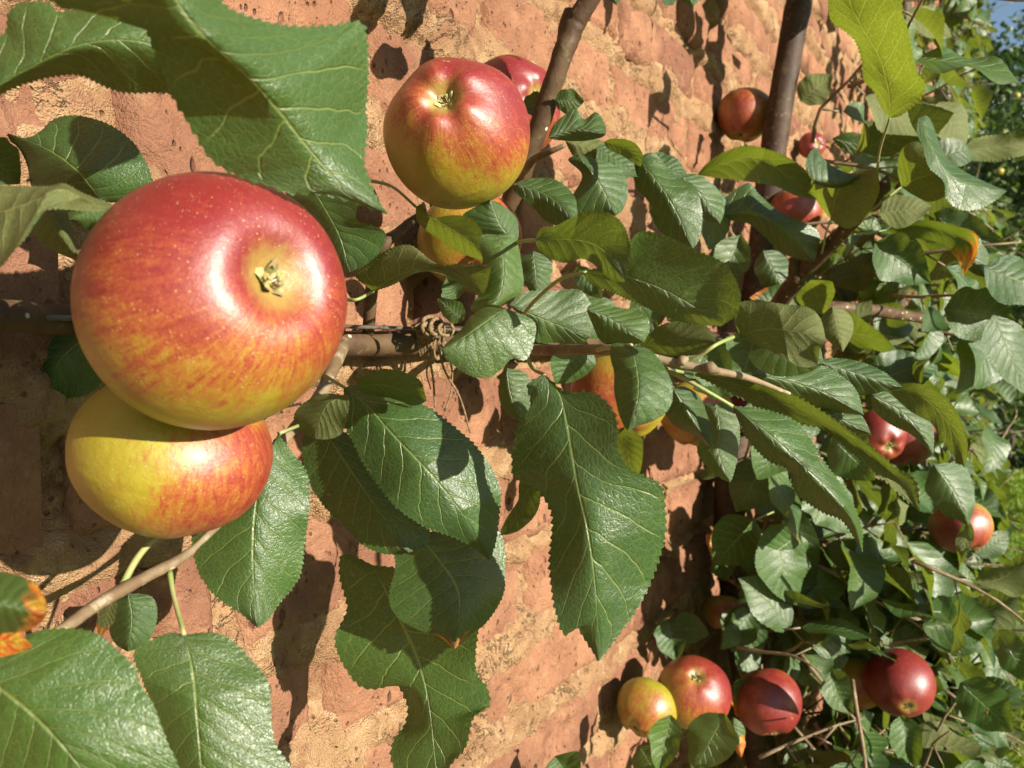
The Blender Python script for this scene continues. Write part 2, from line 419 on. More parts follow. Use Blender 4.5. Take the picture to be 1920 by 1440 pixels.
def apple_material():
    N = NT('apple_skin')
    o = N.objco()                          # body is modelled with radius 1
    sep = N.n('ShaderNodeSeparateXYZ'); N.l(o, sep.inputs[0])
    x, y, z = sep.outputs
    rxy = N.math('SQRT', N.math('ADD', N.math('ADD', N.math('MULTIPLY', x, x), N.math('MULTIPLY', y, y)), 1e-4))
    cx = N.math('DIVIDE', x, rxy); cy = N.math('DIVIDE', y, rxy)
    seed = N.attr('seed')
    def streak(k, kz, detail=3, add=0.0):
        c = N.n('ShaderNodeCombineXYZ')
        N.l(N.math('MULTIPLY', cx, k), c.inputs[0]); N.l(N.math('MULTIPLY', cy, k), c.inputs[1])
        N.l(N.math('ADD', N.math('MULTIPLY', z, kz), N.math('ADD', seed, add)), c.inputs[2])
        return N.noise(c.outputs[0], 1.0, detail, .65, .6)
    s1 = streak(4, 2.0, 4); s2 = streak(20, 5.0, 4, 5.0); s3 = streak(55, 10.0, 3, 11.0)
    ov = N.n('ShaderNodeVectorMath', operation='ADD'); N.l(o, ov.inputs[0])
    sv = N.n('ShaderNodeCombineXYZ'); N.l(seed, sv.inputs[0]); N.l(seed, sv.inputs[1]); N.l(sv.outputs[0], ov.inputs[1])
    oo = ov.outputs[0]
    big = N.noise(oo, 1.3, 3, .6); fine = N.noise(oo, 55, 3, .7); med = N.noise(oo, 5, 4, .65)
    red = N.math('ADD', N.math('MULTIPLY', x, N.attr('kx')), N.math('MULTIPLY', z, N.attr('kz')))
    red = N.math('ADD', red, N.attr('bias'))
    red = N.math('ADD', red, N.math('MULTIPLY', N.math('SUBTRACT', big, .5), 1.3))
    red = N.math('ADD', red, N.math('MULTIPLY', N.math('SUBTRACT', s1, .5), .8))
    red = N.math('ADD', red, N.math('MULTIPLY', N.math('SUBTRACT', s2, .5), 1.1))
    red = N.math('ADD', red, N.math('MULTIPLY', N.math('SUBTRACT', fine, .5), 1.1))
    red = N.math('ADD', red, N.math('MULTIPLY', N.math('SUBTRACT', N.noise(N.mapping(oo, (1, 1, .7)), 8, 6, .72, .8), .5), 1.1))
    f1 = N.ramp(red, -.35, .55)
    base = N.mix(N.ramp(med, .35, .65), (.225, .158, .010), (.245, .200, .015))
    base = N.mix(N.math('MULTIPLY', N.ramp(N.math('ADD', z, N.math('MULTIPLY', big, .5)), .55, -.6), .45), base, (.215, .245, .016))
    blush = N.mix(N.ramp(red, .1, 1.1), (.255, .052, .017), (.150, .011, .012))
    col = N.mix(f1, base, blush)
    dk = N.math('MULTIPLY', N.ramp(N.math('ADD', N.math('MULTIPLY', s2, .6), N.math('MULTIPLY', s3, .4)), .53, .66), N.ramp(red, -.2, .5))
    col = N.mix(N.math('MULTIPLY', dk, .62), col, (.125, .009, .010))
    # pale lenticels
    vo = N.voro(oo, 20, 'F1'); vo2 = N.voro(oo, 36, 'F1')
    l1 = N.ramp(vo, .17, .09); l2 = N.ramp(vo2, .17, .09)
    lent = N.math('MULTIPLY', N.math('MAXIMUM', l1, l2), N.ramp(N.noise(oo, 9, 2), .38, .55))
    col = N.mix(N.math('MULTIPLY', lent, .55), col, (.48, .36, .15))
    # russet and green in the eye basin
    bas = N.ramp(N.math('ADD', rxy, N.math('MULTIPLY', N.math('SUBTRACT', N.noise(oo, 12, 4), .5), .16)), .34, .12)
    bas = N.math('MULTIPLY', bas, N.math('GREATER_THAN', z, 0.0))
    col = N.mix(N.math('MULTIPLY', bas, .72), col, (.25, .20, .045))
    stem = N.math('MULTIPLY', N.ramp(rxy, .34, .10), N.math('LESS_THAN', z, 0.0))
    col = N.mix(stem, col, (.28, .24, .05))
    rus = N.math('MULTIPLY', N.ramp(N.noise(N.mapping(oo, (1, 1, 1), (3, 1, 2)), 3.1, 5, .75), .66, .71), .8)
    col = N.mix(rus, col, (.29, .18, .06))
    N.l(col, N.b.inputs['Base Color'])
    N.l(N.math('ADD', .36, N.math('MULTIPLY', med, .14)), N.b.inputs['Roughness'])
    N.b.inputs['Specular IOR Level'].default_value = .62
    N.b.inputs['Subsurface Weight'].default_value = .12
    N.b.inputs['Subsurface Radius'].default_value = (1.0, .35, .12)
    N.b.inputs['Subsurface Scale'].default_value = .003
    N.b.inputs['Coat Weight'].default_value = .12
    N.b.inputs['Coat Roughness'].default_value = .33
    h = N.math('ADD', N.math('MULTIPLY', N.noise(oo, 13, 3), .6), N.math('ADD', N.math('MULTIPLY', lent, .16), N.math('MULTIPLY', N.noise(oo, 110, 2), .22)))
    N.l(N.bump(h, .00055, .7), N.b.inputs['Normal'])
    return N.m
M_APPLE = apple_material()
def simple(name, c1, c2, scale, rough=.7, bump=.0004, bscale=300):
    N = NT(name); p = N.pos()
    N.l(N.mix(N.ramp(N.noise(p, scale, 4), .35, .65), c1, c2), N.b.inputs['Base Color'])
    N.b.inputs['Roughness'].default_value = rough
    N.l(N.bump(N.noise(p, bscale, 4, .7), bump, .8), N.b.inputs['Normal'])
    return N.m
M_CALYX = simple('dried_calyx', (.30, .31, .11), (.17, .105, .045), 350, .7)
M_TWINE = simple('jute_twine', (.20, .135, .06), (.11, .07, .035), 400, .9, .0006, 1200)
M_WIRE = simple('galvanised_wire', (.08, .065, .05), (.045, .035, .03), 200, .45)
M_GRASSGROUND = simple('lawn_soil', (.14, .24, .022), (.09, .16, .018), 3, .95, .02, 20)
M_SOIL = simple('border_soil', (.20, .13, .09), (.11, .075, .05), 9, .95, .02, 40)
def grass_mat():
    N = NT('grass_blade')
    p = N.pos()
    c = N.mix(N.ramp(N.noise(p, 5, 3), .35, .65), (.13, .22, .014), (.23, .30, .024))
    N.l(c, N.b.inputs['Base Color']); N.b.inputs['Roughness'].default_value = .5
    tr = N.n('ShaderNodeBsdfTranslucent'); tr.inputs[0].default_value = (.20, .31, .02, 1)
    mx = N.n('ShaderNodeMixShader'); mx.inputs[0].default_value = .4
    N.l(N.b.outputs[0], mx.inputs[1]); N.l(tr.outputs[0], mx.inputs[2]); N.l(mx.outputs[0], N.out.inputs[0])
    return N.m
M_GRASS = grass_mat()

# ------------------------------------------------------------------ ground
S_END = 5.3
gz = 0.0
def plane(name, pts, mat, z, n=2, **k):
    v = [(x, y, z) for x, y in pts]
    return mk(name, v, [[0, 1, 2, 3]], mat, None, smooth=False, **k)
plane('lawn', [(-150, -60), (150, -60), (150, 250), (-150, 250)], M_GRASSGROUND, 0.0, kind='structure')
q = [W(-2.5, -.1, 0), W(-2.5, .24, 0), W(S_END + .4, .24, 0), W(S_END + .4, -.1, 0)]
plane('soil_border', [(p.x, p.y) for p in q], M_SOIL, 0.012, kind='structure')

# grass blades on the part of the lawn the photo shows
rs = np.random.RandomState(11)
def grass(n, r0, r1, a0, a1, h0, h1):
    r = np.sqrt(rs.uniform(r0 ** 2, r1 ** 2, n)); a = rs.uniform(a0, a1, n)
    x = r * np.sin(a); y = r * np.cos(a)
    dist = x * WN.x + y * WN.y + WDIST
    keep = dist > .26
    x, y = x[keep], y[keep]; n = len(x)
    h = rs.uniform(h0, h1, n); w = rs.uniform(.0025, .005, n) * (1 + .15 * r[keep])
    t = rs.uniform(0, 2 * math.pi, n); lx = rs.normal(0, .35, n) * h; ly = rs.normal(0, .35, n) * h
    b = np.stack([x, y, np.zeros(n)], -1); d = np.stack([np.cos(t) * w, np.sin(t) * w, 0 * w], -1)
    m = b + np.stack([lx * .35, ly * .35, h * .6], -1); tp = b + np.stack([lx, ly, h], -1)
    v = np.stack([b - d, b + d, m + d * .7, m - d * .7, tp], 1).reshape(-1, 3)
    i = np.arange(n)[:, None] * 5
    f = np.concatenate([i + [0, 1, 2], i + [0, 2, 3], i + [3, 2, 4]], 0)
    return v, f
v, f = join([grass(90000, 2.0, 6.5, math.radians(24), math.radians(42), .02, .06), grass(50000, 6.5, 16, math.radians(24), math.radians(38), .04, .09)])
mk('grass', v, f, M_GRASS, None, smooth=False, kind='stuff', label='sunlit mown grass beyond the trained apple trees', category='grass')

# ------------------------------------------------------------------ brick wall
wall = thing('brick_wall', 'old rough red brick wall with smeared cream mortar behind the apples', 'wall', W(0, 0, -CAMZ))
CH = 0.0762                      # course height
ROW0 = -0.0135                   # a bed joint at this height relative to the camera
BL, BH, JT = 0.226, CH, 0.011
def brick_list(s0, s1, h0, h1):
    out = []
    for r in range(int(math.floor((h0 - ROW0) / CH)), int(math.ceil((h1 - ROW0) / CH))):
        rr = random.Random(r * 7 + 1001)
        s = -3.0 + (BL / 2 if r % 2 else 0) + rr.uniform(-.02, .02)
        hdr = (r % 4 == 1)
        while s < s1:
            L = (BL * .51 if (hdr or rr.random() < .12) else BL) + rr.uniform(-.006, .006)
            if s + L > s0 and s >= s0 - .3:
                out.append((s + JT / 2, s + L - JT / 2, ROW0 + r * CH + JT / 2 + rr.uniform(-.0015, .0015), ROW0 + (r + 1) * CH - JT / 2 + rr.uniform(-.0015, .0015), rr.uniform(-.0012, .0022), rr.randrange(10 ** 6)))
            s += L
    return out
def wall_pts(S, H, Wd):
    return (S[..., None] * np.array(WD) + (Wd - WDIST)[..., None] * np.array(WN) + np.stack([0 * S, 0 * S, CAMZ + H], -1))
def brick_geo(b, res):
    s0, s1, h0, h1, w0, seed = b
    ns = max(3, int((s1 - s0) / res)); nh = max(3, int((h1 - h0) / res))
    S, H = np.meshgrid(np.linspace(s0, s1, ns), np.linspace(h0, h1, nh))
    # irregular outline
    e = np.minimum(np.minimum(S - s0, s1 - S), np.minimum(H - h0, h1 - H))
    wob = .004 * (fbm(S * 30, H * 30, 2, seed % 97) - .5)
    Wd = w0 + .0070 * (fbm(S * 16, H * 22, 4, 5) - .5) + .0046 * (fbm(S * 60, H * 60, 4, 8, .6) - .5)
    Wd = Wd - .0075 * (1 - sstep(0, .009, e + wob))
    pit = sstep(.66, .76, vn(S * 110, H * 80, 21)); Wd = Wd - .0022 * pit
    gouge = sstep(.60, .70, fbm(S * 24, H * 20, 3, 31)); Wd = Wd - .0048 * gouge
    v = wall_pts(S, H, Wd).reshape(-1, 3); f = grid_faces(nh, ns)
    # sides going back into the mortar
    idx = np.r_[np.arange(ns), np.arange(1, nh) * ns + ns - 1, (nh - 1) * ns + np.arange(ns - 2, -1, -1), np.arange(nh - 2, 0, -1) * ns]
    bk = v[idx] - np.array(WN) * .02
    o = len(v); m = len(idx); k = np.arange(m); k2 = (k + 1) % m
    sf = np.stack([idx[k2], idx[k], o + k, o + k2], -1)
    return np.vstack([v, bk]), np.vstack([f, sf])
allb = brick_list(-.2, S_END - .1, -CAMZ, 2.9)
def vis_score(b):
    c = W((b[0] + b[1]) / 2, 0, (b[2] + b[3]) / 2); q = proj(c)
    if q is None: return -1
    x, y, z = q
    inside = -140 < x < 1800 and -140 < y < 1580
    near = 1 / z
    return near if inside else -1
allb.sort(key=vis_score, reverse=True)
near = [b for b in allb[:300] if vis_score(b) > 0]
rest = [b for b in allb if b not in near]
for b in near:
    q = proj(W((b[0] + b[1]) / 2, 0, (b[2] + b[3]) / 2))
    res = .0032 if q[2] < .75 else (.005 if q[2] < 1.1 else (.016 if q[2] < 1.9 else .045))
    v, f = brick_geo(b, res)
    mk('brick', v, f, M_BRICK, wall)
def brick_box(b):
    s0, s1, h0, h1, w0, seed = b
    v = [W(s, w, h) for w in (w0, -.02) for s, h in ((s0 + .003, h0 + .003), (s1 - .003, h0 + .003), (s1 - .003, h1 - .003), (s0 + .003, h1 - .003))]
    return np.array([tuple(p) for p in v]), np.array([[0, 1, 2, 3], [1, 0, 4, 5], [2, 1, 5, 6], [3, 2, 6, 7], [0, 3, 7, 4]])
v, f = join([brick_box(b) for b in rest])
mk('far_brickwork', v, f, M_BRICK, wall, smooth=False, kind='stuff')
# the mortar: one rough sheet that fills the joints and smears over brick edges
def mortar_sheet(svals, hvals):
    S, H = np.meshgrid(svals, hvals)
    r = (H - ROW0) / CH; fr = r - np.floor(r); dj = np.minimum(fr, 1 - fr) * CH          # distance to a bed joint
    n1 = fbm(S * 9, H * 13, 4, 41); n2 = fbm(S * 45, H * 45, 4, 47, .6)
    sm = n1 * 1.0 + (n2 - .5) * .55 - dj / .050 - .06
    lift = sstep(.06, .40, sm)
    Wd = -.0085 + .0100 * lift + .0080 * (n2 - .5) + .0055 * (fbm(S * 110, H * 110, 3, 53, .6) - .5)
    crack = sstep(.02, .0, np.abs(fbm(S * 13, H * 11, 4, 61) - .5)); Wd = Wd - .003 * crack
    return wall_pts(S, H, Wd).reshape(-1, 3), grid_faces(len(hvals), len(svals))
sv = [-.2]
while sv[-1] < 1.75: sv.append(sv[-1] + .0016 + .0030 * max(0, sv[-1]))
v, f = mortar_sheet(np.array(sv), np.arange(-.80, .70, .003))
mk('mortar', v, f, M_MORTAR, wall)
v, f = mortar_sheet(np.arange(sv[-1], S_END - .08, .02), np.arange(-CAMZ, 2.9, .02))
v2, f2 = mortar_sheet(np.arange(-.2, sv[-1] + .02, .03), np.r_[np.arange(.697, 2.9, .03)])
v3, f3 = mortar_sheet(np.arange(-.2, sv[-1] + .02, .03), np.r_[np.arange(-CAMZ, -.78, .03)])
v, f = join([(v, f), (v2, f2), (v3, f3)])
mk('mortar', v, f, M_MORTAR, wall)
# wall core, its pale end quoins and coping
def wbox(s0, s1, w0, w1, h0, h1):
    v = np.array([tuple(W(s, w, h)) for s in (s0, s1) for w in (w0, w1) for h in (h0, h1)])
    f = np.array([[0, 1, 3, 2], [4, 6, 7, 5], [0, 4, 5, 1], [2, 3, 7, 6], [0, 2, 6, 4], [1, 5, 7, 3]])
    return v, f
v, f = wbox(-3, S_END - .1, -.36, -.022, -CAMZ, 2.9)
mk('wall_core', v, f, M_MORTAR, wall, smooth=False)
M_STONE = simple('quoin_stone', (.46, .34, .20), (.36, .24, .14), 14, .9, .006, 60)
h = -CAMZ; i = 0
while h < 2.85:
    a = .34 if i % 2 else .22
    v, f = wbox(S_END - .1 - a, S_END, -.37, .012, h + .004, h + .226)
    mk('quoin', v, f, M_STONE, wall, smooth=False); h += .23; i += 1
v, f = wbox(-3, S_END + .05, -.40, .05, 2.9, 2.98)
mk('coping', v, f, M_STONE, wall, smooth=False)

# ------------------------------------------------------------------ leaves
def tooth_off(n, teeth, amp, sd=0):
    t = np.linspace(0, teeth, n); fr = t - np.floor(t)
    rsx = np.random.RandomState(sd)
    am = 1 + .5 * (rsx.rand(int(teeth) + 2)[np.floor(t).astype(int)] - .5)
    return amp * am * (fr ** 1.1)
def loft(Mp, Lp, Rp, z, dl, dr, ns, nu, teeth, ruf, sd, under, cross=0.0):
    M = catmull(Mp, ns)
    Lp = [Mp[0]] + list(Lp) + [Mp[-1]]; Rp = [Mp[0]] + list(Rp) + [Mp[-1]]
    L = catmull(Lp, ns); R = catmull(Rp, ns)
    zz = catmull(np.stack([np.linspace(0, 1, len(z)), z], -1), ns)[:, 1] if len(z) > 1 else np.full(ns, z[0])
    zz = np.interp(np.linspace(0, 1, ns), np.linspace(0, 1, len(z)), z) if len(z) > 1 else zz
    length = np.sum(np.linalg.norm(np.diff(M, axis=0), axis=1))
    s = np.linspace(0, 1, ns); env = np.sin(np.pi * np.clip(s, 0, 1)) ** .5
    TO = []
    for E, k in ((L, 0), (R, 1)):
        d = np.gradient(E, axis=0); nrm = np.stack([d[:, 1], -d[:, 0]], -1); nrm /= np.linalg.norm(nrm, axis=1)[:, None] + 1e-9
        sg = np.sign(np.sum(nrm * (E - M), axis=1)); sg[sg == 0] = 1
        sgm = 1 if sg.mean() > 0 else -1
        TO.append(nrm * sgm * (tooth_off(ns, teeth, .0125 * length, sd + k) * np.minimum(1, env * 1.6))[:, None])
    us = np.linspace(-1, 1, 2 * nu + 1); us = np.sign(us) * np.abs(us) ** .8
    V = np.zeros((ns, 2 * nu + 1, 3))
    rr = np.random.RandomState(sd)
    p1, p2, f1, f2 = rr.rand() * 6, rr.rand() * 6, rr.uniform(9, 14), rr.uniform(16, 24)
    mpx = length / F_PX * np.mean(zz)     # metres long
    fold = 1.6 if ns > 120 else 1.2
    for j, u in enumerate(us):
        E, dz = (L, dl) if u < 0 else (R, dr)
        a = abs(u)
        xy = M * (1 - a) + E * a
        if a == 1: xy = xy + TO[0 if u < 0 else 1]
        dzz = np.interp(s, np.linspace(0, 1, len(dz)), dz) if hasattr(dz, '__len__') else np.full(ns, dz)
        ph = p1 if u < 0 else p2
        rf = ruf * mpx * (a ** 2) * env * (np.sin(f1 * s + ph) * .7 + np.sin(f2 * s + ph * 2) * .4)
        veinp = .0004 * np.abs(np.sin(np.pi * (8.5 * (s - .21 * a ** .85) + .5 + (.42 if u > 0 else 0)))) * (1 - a * .4) * min(1, a * 5) * env * (mpx / .09)
        bow = .035 * mpx * (np.sin(5.2 * s + p1) + (.8 if u > 0 else -.8) * a * np.sin(8.3 * s + p2)) * env
        zc = zz + dzz * fold * (a ** 1.3) * env + rf + bow - veinp * (-1 if under else 1)
        V[:, j] = Pn(xy[:, 0], xy[:, 1], zc)
    # which way the blade faces the camera
    du = V[1:-1, nu + 1] - V[1:-1, nu - 1]; ds = V[2:, nu] - V[:-2, nu]
    nn = np.cross(du, ds); toc = np.array([0, 0, CAMZ]) - V[1:-1, nu]
    facing = np.sum(nn * toc) > 0
    flip = (not facing) if not under else facing
    UV = np.stack(np.meshgrid((us + 1) / 2, s), -1).reshape(-1, 2)
    return V.reshape(-1, 3), grid_faces(ns, 2 * nu + 1, flip), UV, M
NLEAF = [0]
NEARER = [1.0]
def leaf(tree, Mp, Lp, Rp, z, dl=.006, dr=.006, side='t', ruf=.028, fresh=.2, autumn=0.0, stalk=None, hi=True, label=None, teeth=None, lit=0.0):
    z = [q * NEARER[0] for q in (z if hasattr(z, '__len__') else [z])]
    if stalk: stalk = [(a, b, c * NEARER[0]) for a, b, c in stalk]
    if lit:      # blade turned so that the sun strikes its far side
        mx = np.mean([p[0] for p in Mp]); zm = np.mean(z)
        dl = -lit * (np.mean([p[0] for p in Lp]) - mx) / F_PX * zm * 1.9
        dr = -lit * (np.mean([p[0] for p in Rp]) - mx) / F_PX * zm * 1.9
        n_ = len(z); x0, x1 = Mp[0][0], Mp[-1][0]; t_ = np.linspace(-.5, .5, n_)
        z = [q - lit * 1.3 * (x1 - x0) / F_PX * zm * a for q, a in zip(z, t_)]
    NLEAF[0] += 1; sd = NLEAF[0] * 13
    ns, nu = (185, 8) if hi else (100, 5)
    if teeth is None: teeth = 46 if hi else 26
    z = z if hasattr(z, '__len__') else [z]
    V, F, UV, M = loft(Mp, Lp, Rp, z, dl, dr, ns, nu, teeth, ruf, sd, side == 'u')
    o = mk('leaf', V, F, M_LEAF, tree, UV, fresh=float(fresh), autumn=float(autumn), label=label)
    # midrib and stalk
    if stalk:
        st = [P(*p) for p in stalk] + [P(M[0][0], M[0][1], z[0])]
        zz = [z[0] * .999, np.interp(.3, np.linspace(0, 1, len(z)), z) if len(z) > 1 else z[0]]
        r = .0009
        tube('leaf_stalk', st, [r * 1.15, r * .85, r * .8], M_STALK, o, 8, 6)
    return o
def T(tree, b, t, w, z, side='t', bend=0.0, wl=1.0, wr=1.0, dl=None, dr=None, fresh=.25, autumn=0.0, stalk=None, ruf=.02, hi=False, label=None, lit=0.0):
    """leaf from base pixel b to tip pixel t, width w pixels, depth z or (z_base, z_tip)"""
    b = np.array(b, float); t = np.array(t, float); d = t - b; L = np.linalg.norm(d); n = np.array([-d[1], d[0]]) / L
    z = list(z) if hasattr(z, '__len__') else [z, z]
    s = np.array([0, .12, .25, .4, .55, .7, .84, .94, 1.0])
    prof = np.array([0, .62, .92, 1.0, .93, .74, .44, .17, 0])
    mid = b + d * s[:, None] + n * (bend * L * 4 * s * (1 - s))[:, None]
    rr = random.Random(int(b[0] * 31 + b[1] * 17 + t[0]))
    jl = 1 + .12 * np.array([rr.uniform(-1, 1) for _ in s]); jr = 1 + .12 * np.array([rr.uniform(-1, 1) for _ in s])
    Lp = mid + n * (w / 2 * wl * prof * jl)[:, None]; Rp = mid - n * (w / 2 * wr * prof * jr)[:, None]
    mz = float(np.mean(z)); wm = w / F_PX * mz
    if dl is None: dl = rr.choice([-1, 1]) * .25 * wm + wm * .5 * (1 - min(wl, 1))
    if dr is None: dr = rr.choice([-1, 1]) * .25 * wm + wm * .5 * (1 - min(wr, 1))
    zc = z if len(z) > 2 else [z[0], (z[0] + z[1]) / 2 - rr.uniform(0, .08) * L / F_PX * mz, z[1]]
    return leaf(tree, [tuple(p) for p in mid], [tuple(p) for p in Lp[1:-1]], [tuple(p) for p in Rp[1:-1]], zc, dl, dr, side, ruf, fresh, autumn, stalk, hi, label, None, lit)

# ------------------------------------------------------------------ the nearest apple tree
TREE_GROUP = 'apple trees trained against the brick wall'
base1 = W(1.17, .07, -CAMZ)
t1 = thing('apple_tree', 'nearest wall-trained apple tree, its big leaves and thick horizontal branch filling the view', 'tree', base1, TREE_GROUP)
tube('trunk', [base1, W(1.17, .08, -.9), P(1372, 1040, 1.03), P(1392, 760, 1.08), P(1448, 300, 1.0), P(1482, 90, .985), P(1508, -60, .985), P(1530, -300, .985)],
     [.025, .023, .020, .018, .0165, .016, .0155, .014], M_OLDBARK, t1, 14, 14, .10, 3)
tube('branch', [P(-160, 588, .245), P(0, 592, .275), P(140, 602, .31), P(420, 628, .375), P(650, 645, .44), P(770, 641, .48), P(850, 636, .52), P(1050, 640, .66), P(1250, 640, .85), P(1395, 650, 1.06)],
     [.0058, .0059, .0060, .0062, .0072, .0080, .0083, .010, .013, .018], M_BARK, t1, 16, 14, .07, 5)
# upright stem with a pruned stub
tube('branch', [P(905, 640, .56), P(930, 480, .53), P(975, 330, .50), P(1010, 240, .485), P(1036, 160, .475), P(1058, 95, .468), P(1078, 45, .465), P(1105, 0, .46), P(1140, -60, .455)],
     [.008, .0074, .0068, .0063, .0061, .0063, .0064, .0058, .0055], M_BARK, t1, 16, 14, .09, 9)
tube('pruned_stub', [P(1062, 75, .468), P(1066, 45, .468), P(1072, 22, .468)], [.0058, .0056, .0050], M_BARK, t1, 14, 5, .06, 2)
# oblique branch at the far end of the spray, with its stub and bud
tube('branch', [P(1398, 690, .98), P(1430, 620, .80), P(1462, 568, .70), P(1500, 515, .66), P(1560, 455, .62), P(1610, 405, .59), P(1650, 362, .57)],
     [.012, .0090, .0078, .0072, .0060, .0050, .0040], M_BARK, t1, 14, 12, .10, 21)
tube('pruned_stub', [P(1492, 528, .66), P(1490, 505, .655), P(1492, 484, .655)], [.0060, .0052, .0050], M_BARK, t1, 12, 4, .1, 4)
tube('bud', [P(1642, 368, .57), P(1656, 350, .568), P(1664, 328, .567)], [.0030, .0058, .0008], M_BARK, t1, 12, 6, .05, 6)
tube('branch', [P(1400, 660, 1.05), P(1500, 590, .82), P(1600, 580, .80), P(1700, 592, .85), P(1800, 612, .92), P(1900, 640, 1.0)], [.012, .008, .007, .006, .005, .004], M_BARK, t1, 10, 8, .1, 8)
# young shoots
tube('twig', [P(880, 642, .52), P(990, 655, .385), P(1080, 655, .330), P(1160, 658, .303), P(1240, 676, .297), P(1330, 694, .294), P(1400, 708, .302), P(1480, 738, .315)],
     [.0034, .0026, .0023, .0021, .0019, .0017, .0013, .0007], M_TWIG, t1, 10, 10, .12, 12)
tube('bud', [P(1318, 688, .292), P(1332, 690, .290), P(1348, 697, .291)], [.0013, .0026, .0008], M_TWIG, t1, 8, 5, 0, 1)
tube('bud', [P(1268, 684, .295), P(1280, 676, .293), P(1290, 672, .293)], [.0010, .0021, .0008], M_TWIG, t1, 8, 5, 0, 1)
tube('twig', [P(20, 1232, .222), P(110, 1184, .233), P(180, 1135, .245), P(240, 1100, .255), P(300, 1068, .265), P(335, 1050, .27), P(372, 1020, .28), P(430, 960, .30), P(520, 840, .34), P(600, 740, .38), P(640, 650, .43)],
     [.0016, .0018, .0020, .0021, .0020, .0019, .0011, .0016, .0022, .0030, .0045], M_TWIG, t1, 10, 8, .15, 15)
tube('twig', [P(800, 395, .44), P(775, 412, .44), P(745, 438, .43), P(722, 458, .42), P(700, 520, .43), P(690, 630, .45)], [.0016, .0024, .0030, .0032, .0034, .0036], M_BARK, t1, 10, 6, .12, 5)
tube('twig', [P(960, 400, .50), P(930, 420, .48), P(915, 480, .46), P(905, 560, .47), P(900, 640, .53)], [.0018, .0022, .0026, .003, .0035], M_BARK, t1, 8, 5, .1, 5)
tube('twig', [P(975, 330, .495), P(1000, 300, .47), P(1030, 285, .455), P(1060, 272, .45)], [.003, .0022, .0018, .0012], M_TWIG, t1, 8, 5, .1, 6)

tube('twig', [P(345, 985, .285), P(300, 1002, .275), P(262, 1040, .265), P(236, 1085, .258), P(228, 1112, .256)], [.0013, .0011, .0011, .0012, .0016], M_STALK, t1, 8, 6, .05, 3)
H = lambda *a, **k: leaf(t1, *a, **k)
h = lambda *a, **k: T(t1, *a, **k)
# --- big leaves near the lens
H([(300, -60), (345, 20), (400, 85), (450, 130), (520, 205), (580, 280), (640, 345), (690, 380), (727, 402)],
  [(60, -60), (105, 5), (200, 14), (258, 12), (285, 80), (318, 165), (345, 215), (372, 258), (395, 295), (440, 325), (500, 345), (532, 358), (560, 362), (600, 362), (650, 374), (690, 388)],
  [(390, -20), (430, 18), (500, 43), (560, 52), (620, 50), (676, 44), (687, 90), (688, 150), (684, 200), (686, 250), (681, 300), (690, 335), (705, 370)],
  [.168, .180, .196, .214, .228], dl=[-.010, -.006, -.004, .002, .0], dr=[.006, .012, .018, .016, 0], ruf=.008, fresh=.75, label='large blurred leaf hanging in front of the largest apple')
H([(-25, 172), (60, 125), (150, 84), (240, 75), (330, 95), (440, 130)],
  [(-30, 95), (10, 62), (18, 22), (50, 6), (92, 8), (112, 24), (200, 8), (300, 20), (400, 80)],
  [(-10, 180), (40, 158), (100, 142), (150, 140), (190, 158), (232, 172), (290, 172), (335, 172), (400, 155)],
  [.215, .215, .22, .225], dl=.004, dr=.010, ruf=.02, fresh=.65)
H([(192, 378), (150, 325), (110, 292), (70, 270), (15, 250)],
  [(250, 378), (285, 345), (262, 285), (230, 250), (190, 228), (140, 217), (100, 225), (75, 250), (55, 262)],
  [(160, 372), (100, 358), (50, 345), (42, 318), (28, 285)], [.300, .295, .30, .305], dl=.004, dr=.01, fresh=.05, stalk=[(225, 420, .31)])
H([(-40, 410), (20, 392), (75, 372), (112, 355), (150, 368), (217, 386)],
  [(-40, 352), (40, 350), (90, 350), (120, 345), (158, 364)],
  [(-40, 540), (0, 500), (25, 470), (52, 440), (66, 408), (90, 392), (130, 392), (180, 396)], [.205, .20, .195, .20, .215], dl=.014, dr=-.004, side='u', fresh=.5, autumn=0)
H([(88, 372), (112, 425), (149, 489)], [(60, 395), (66, 440), (100, 470)], [(118, 385), (132, 420), (140, 450)], [.25, .255], side='u', fresh=.5, stalk=None)
H([(190, 372), (165, 398), (130, 412)], [(205, 400), (190, 425), (160, 430)], [(165, 375), (140, 385), (120, 395)], [.29, .285], hi=False, fresh=.6)
h((-40, 270), (38, 345), 90, (.26, .28), fresh=.05)
H([(205, 590), (150, 640), (110, 680), (88, 740)], [(150, 588), (100, 605), (52, 640), (55, 668), (70, 700)], [(215, 660), (190, 715), (160, 740), (120, 745)], [.315, .32], fresh=.1)
H([(585, 350), (615, 400), (640, 450), (655, 512)],
  [(545, 365), (560, 410), (590, 470), (620, 500)], [(640, 352), (668, 378), (668, 412), (700, 424), (722, 437), (716, 465), (692, 492)], [.37, .365], fresh=.1, dl=.01, dr=-.004)
H([(700, 546), (745, 518), (800, 502), (850, 500), (922, 498)],
  [(668, 518), (690, 495), (728, 468), (765, 460), (790, 474), (815, 499), (870, 494)], [(735, 534), (785, 510), (830, 514), (880, 542), (906, 552)],
  [.345, .335, .33, .325], side='u', dl=-.008, dr=.008, fresh=.5, stalk=[(640, 560, .37), (668, 562, .355)], lit=0.8)
H([(780, 388), (828, 418), (880, 452), (915, 493)], [(792, 384), (806, 408), (850, 404), (882, 410), (902, 432), (912, 468)], [(782, 412), (800, 432), (830, 452), (862, 472)],
  [.395, .385, .38], side='u', dl=-.006, dr=.008, fresh=.8, stalk=[(690, 338, .42), (735, 350, .415)], lit=0.9)
H([(968, 455), (940, 425), (918, 374)], [(920, 446), (885, 430), (868, 405), (892, 388)], [(972, 440), (968, 410), (948, 390)], [.40, .395], fresh=.5, hi=False)
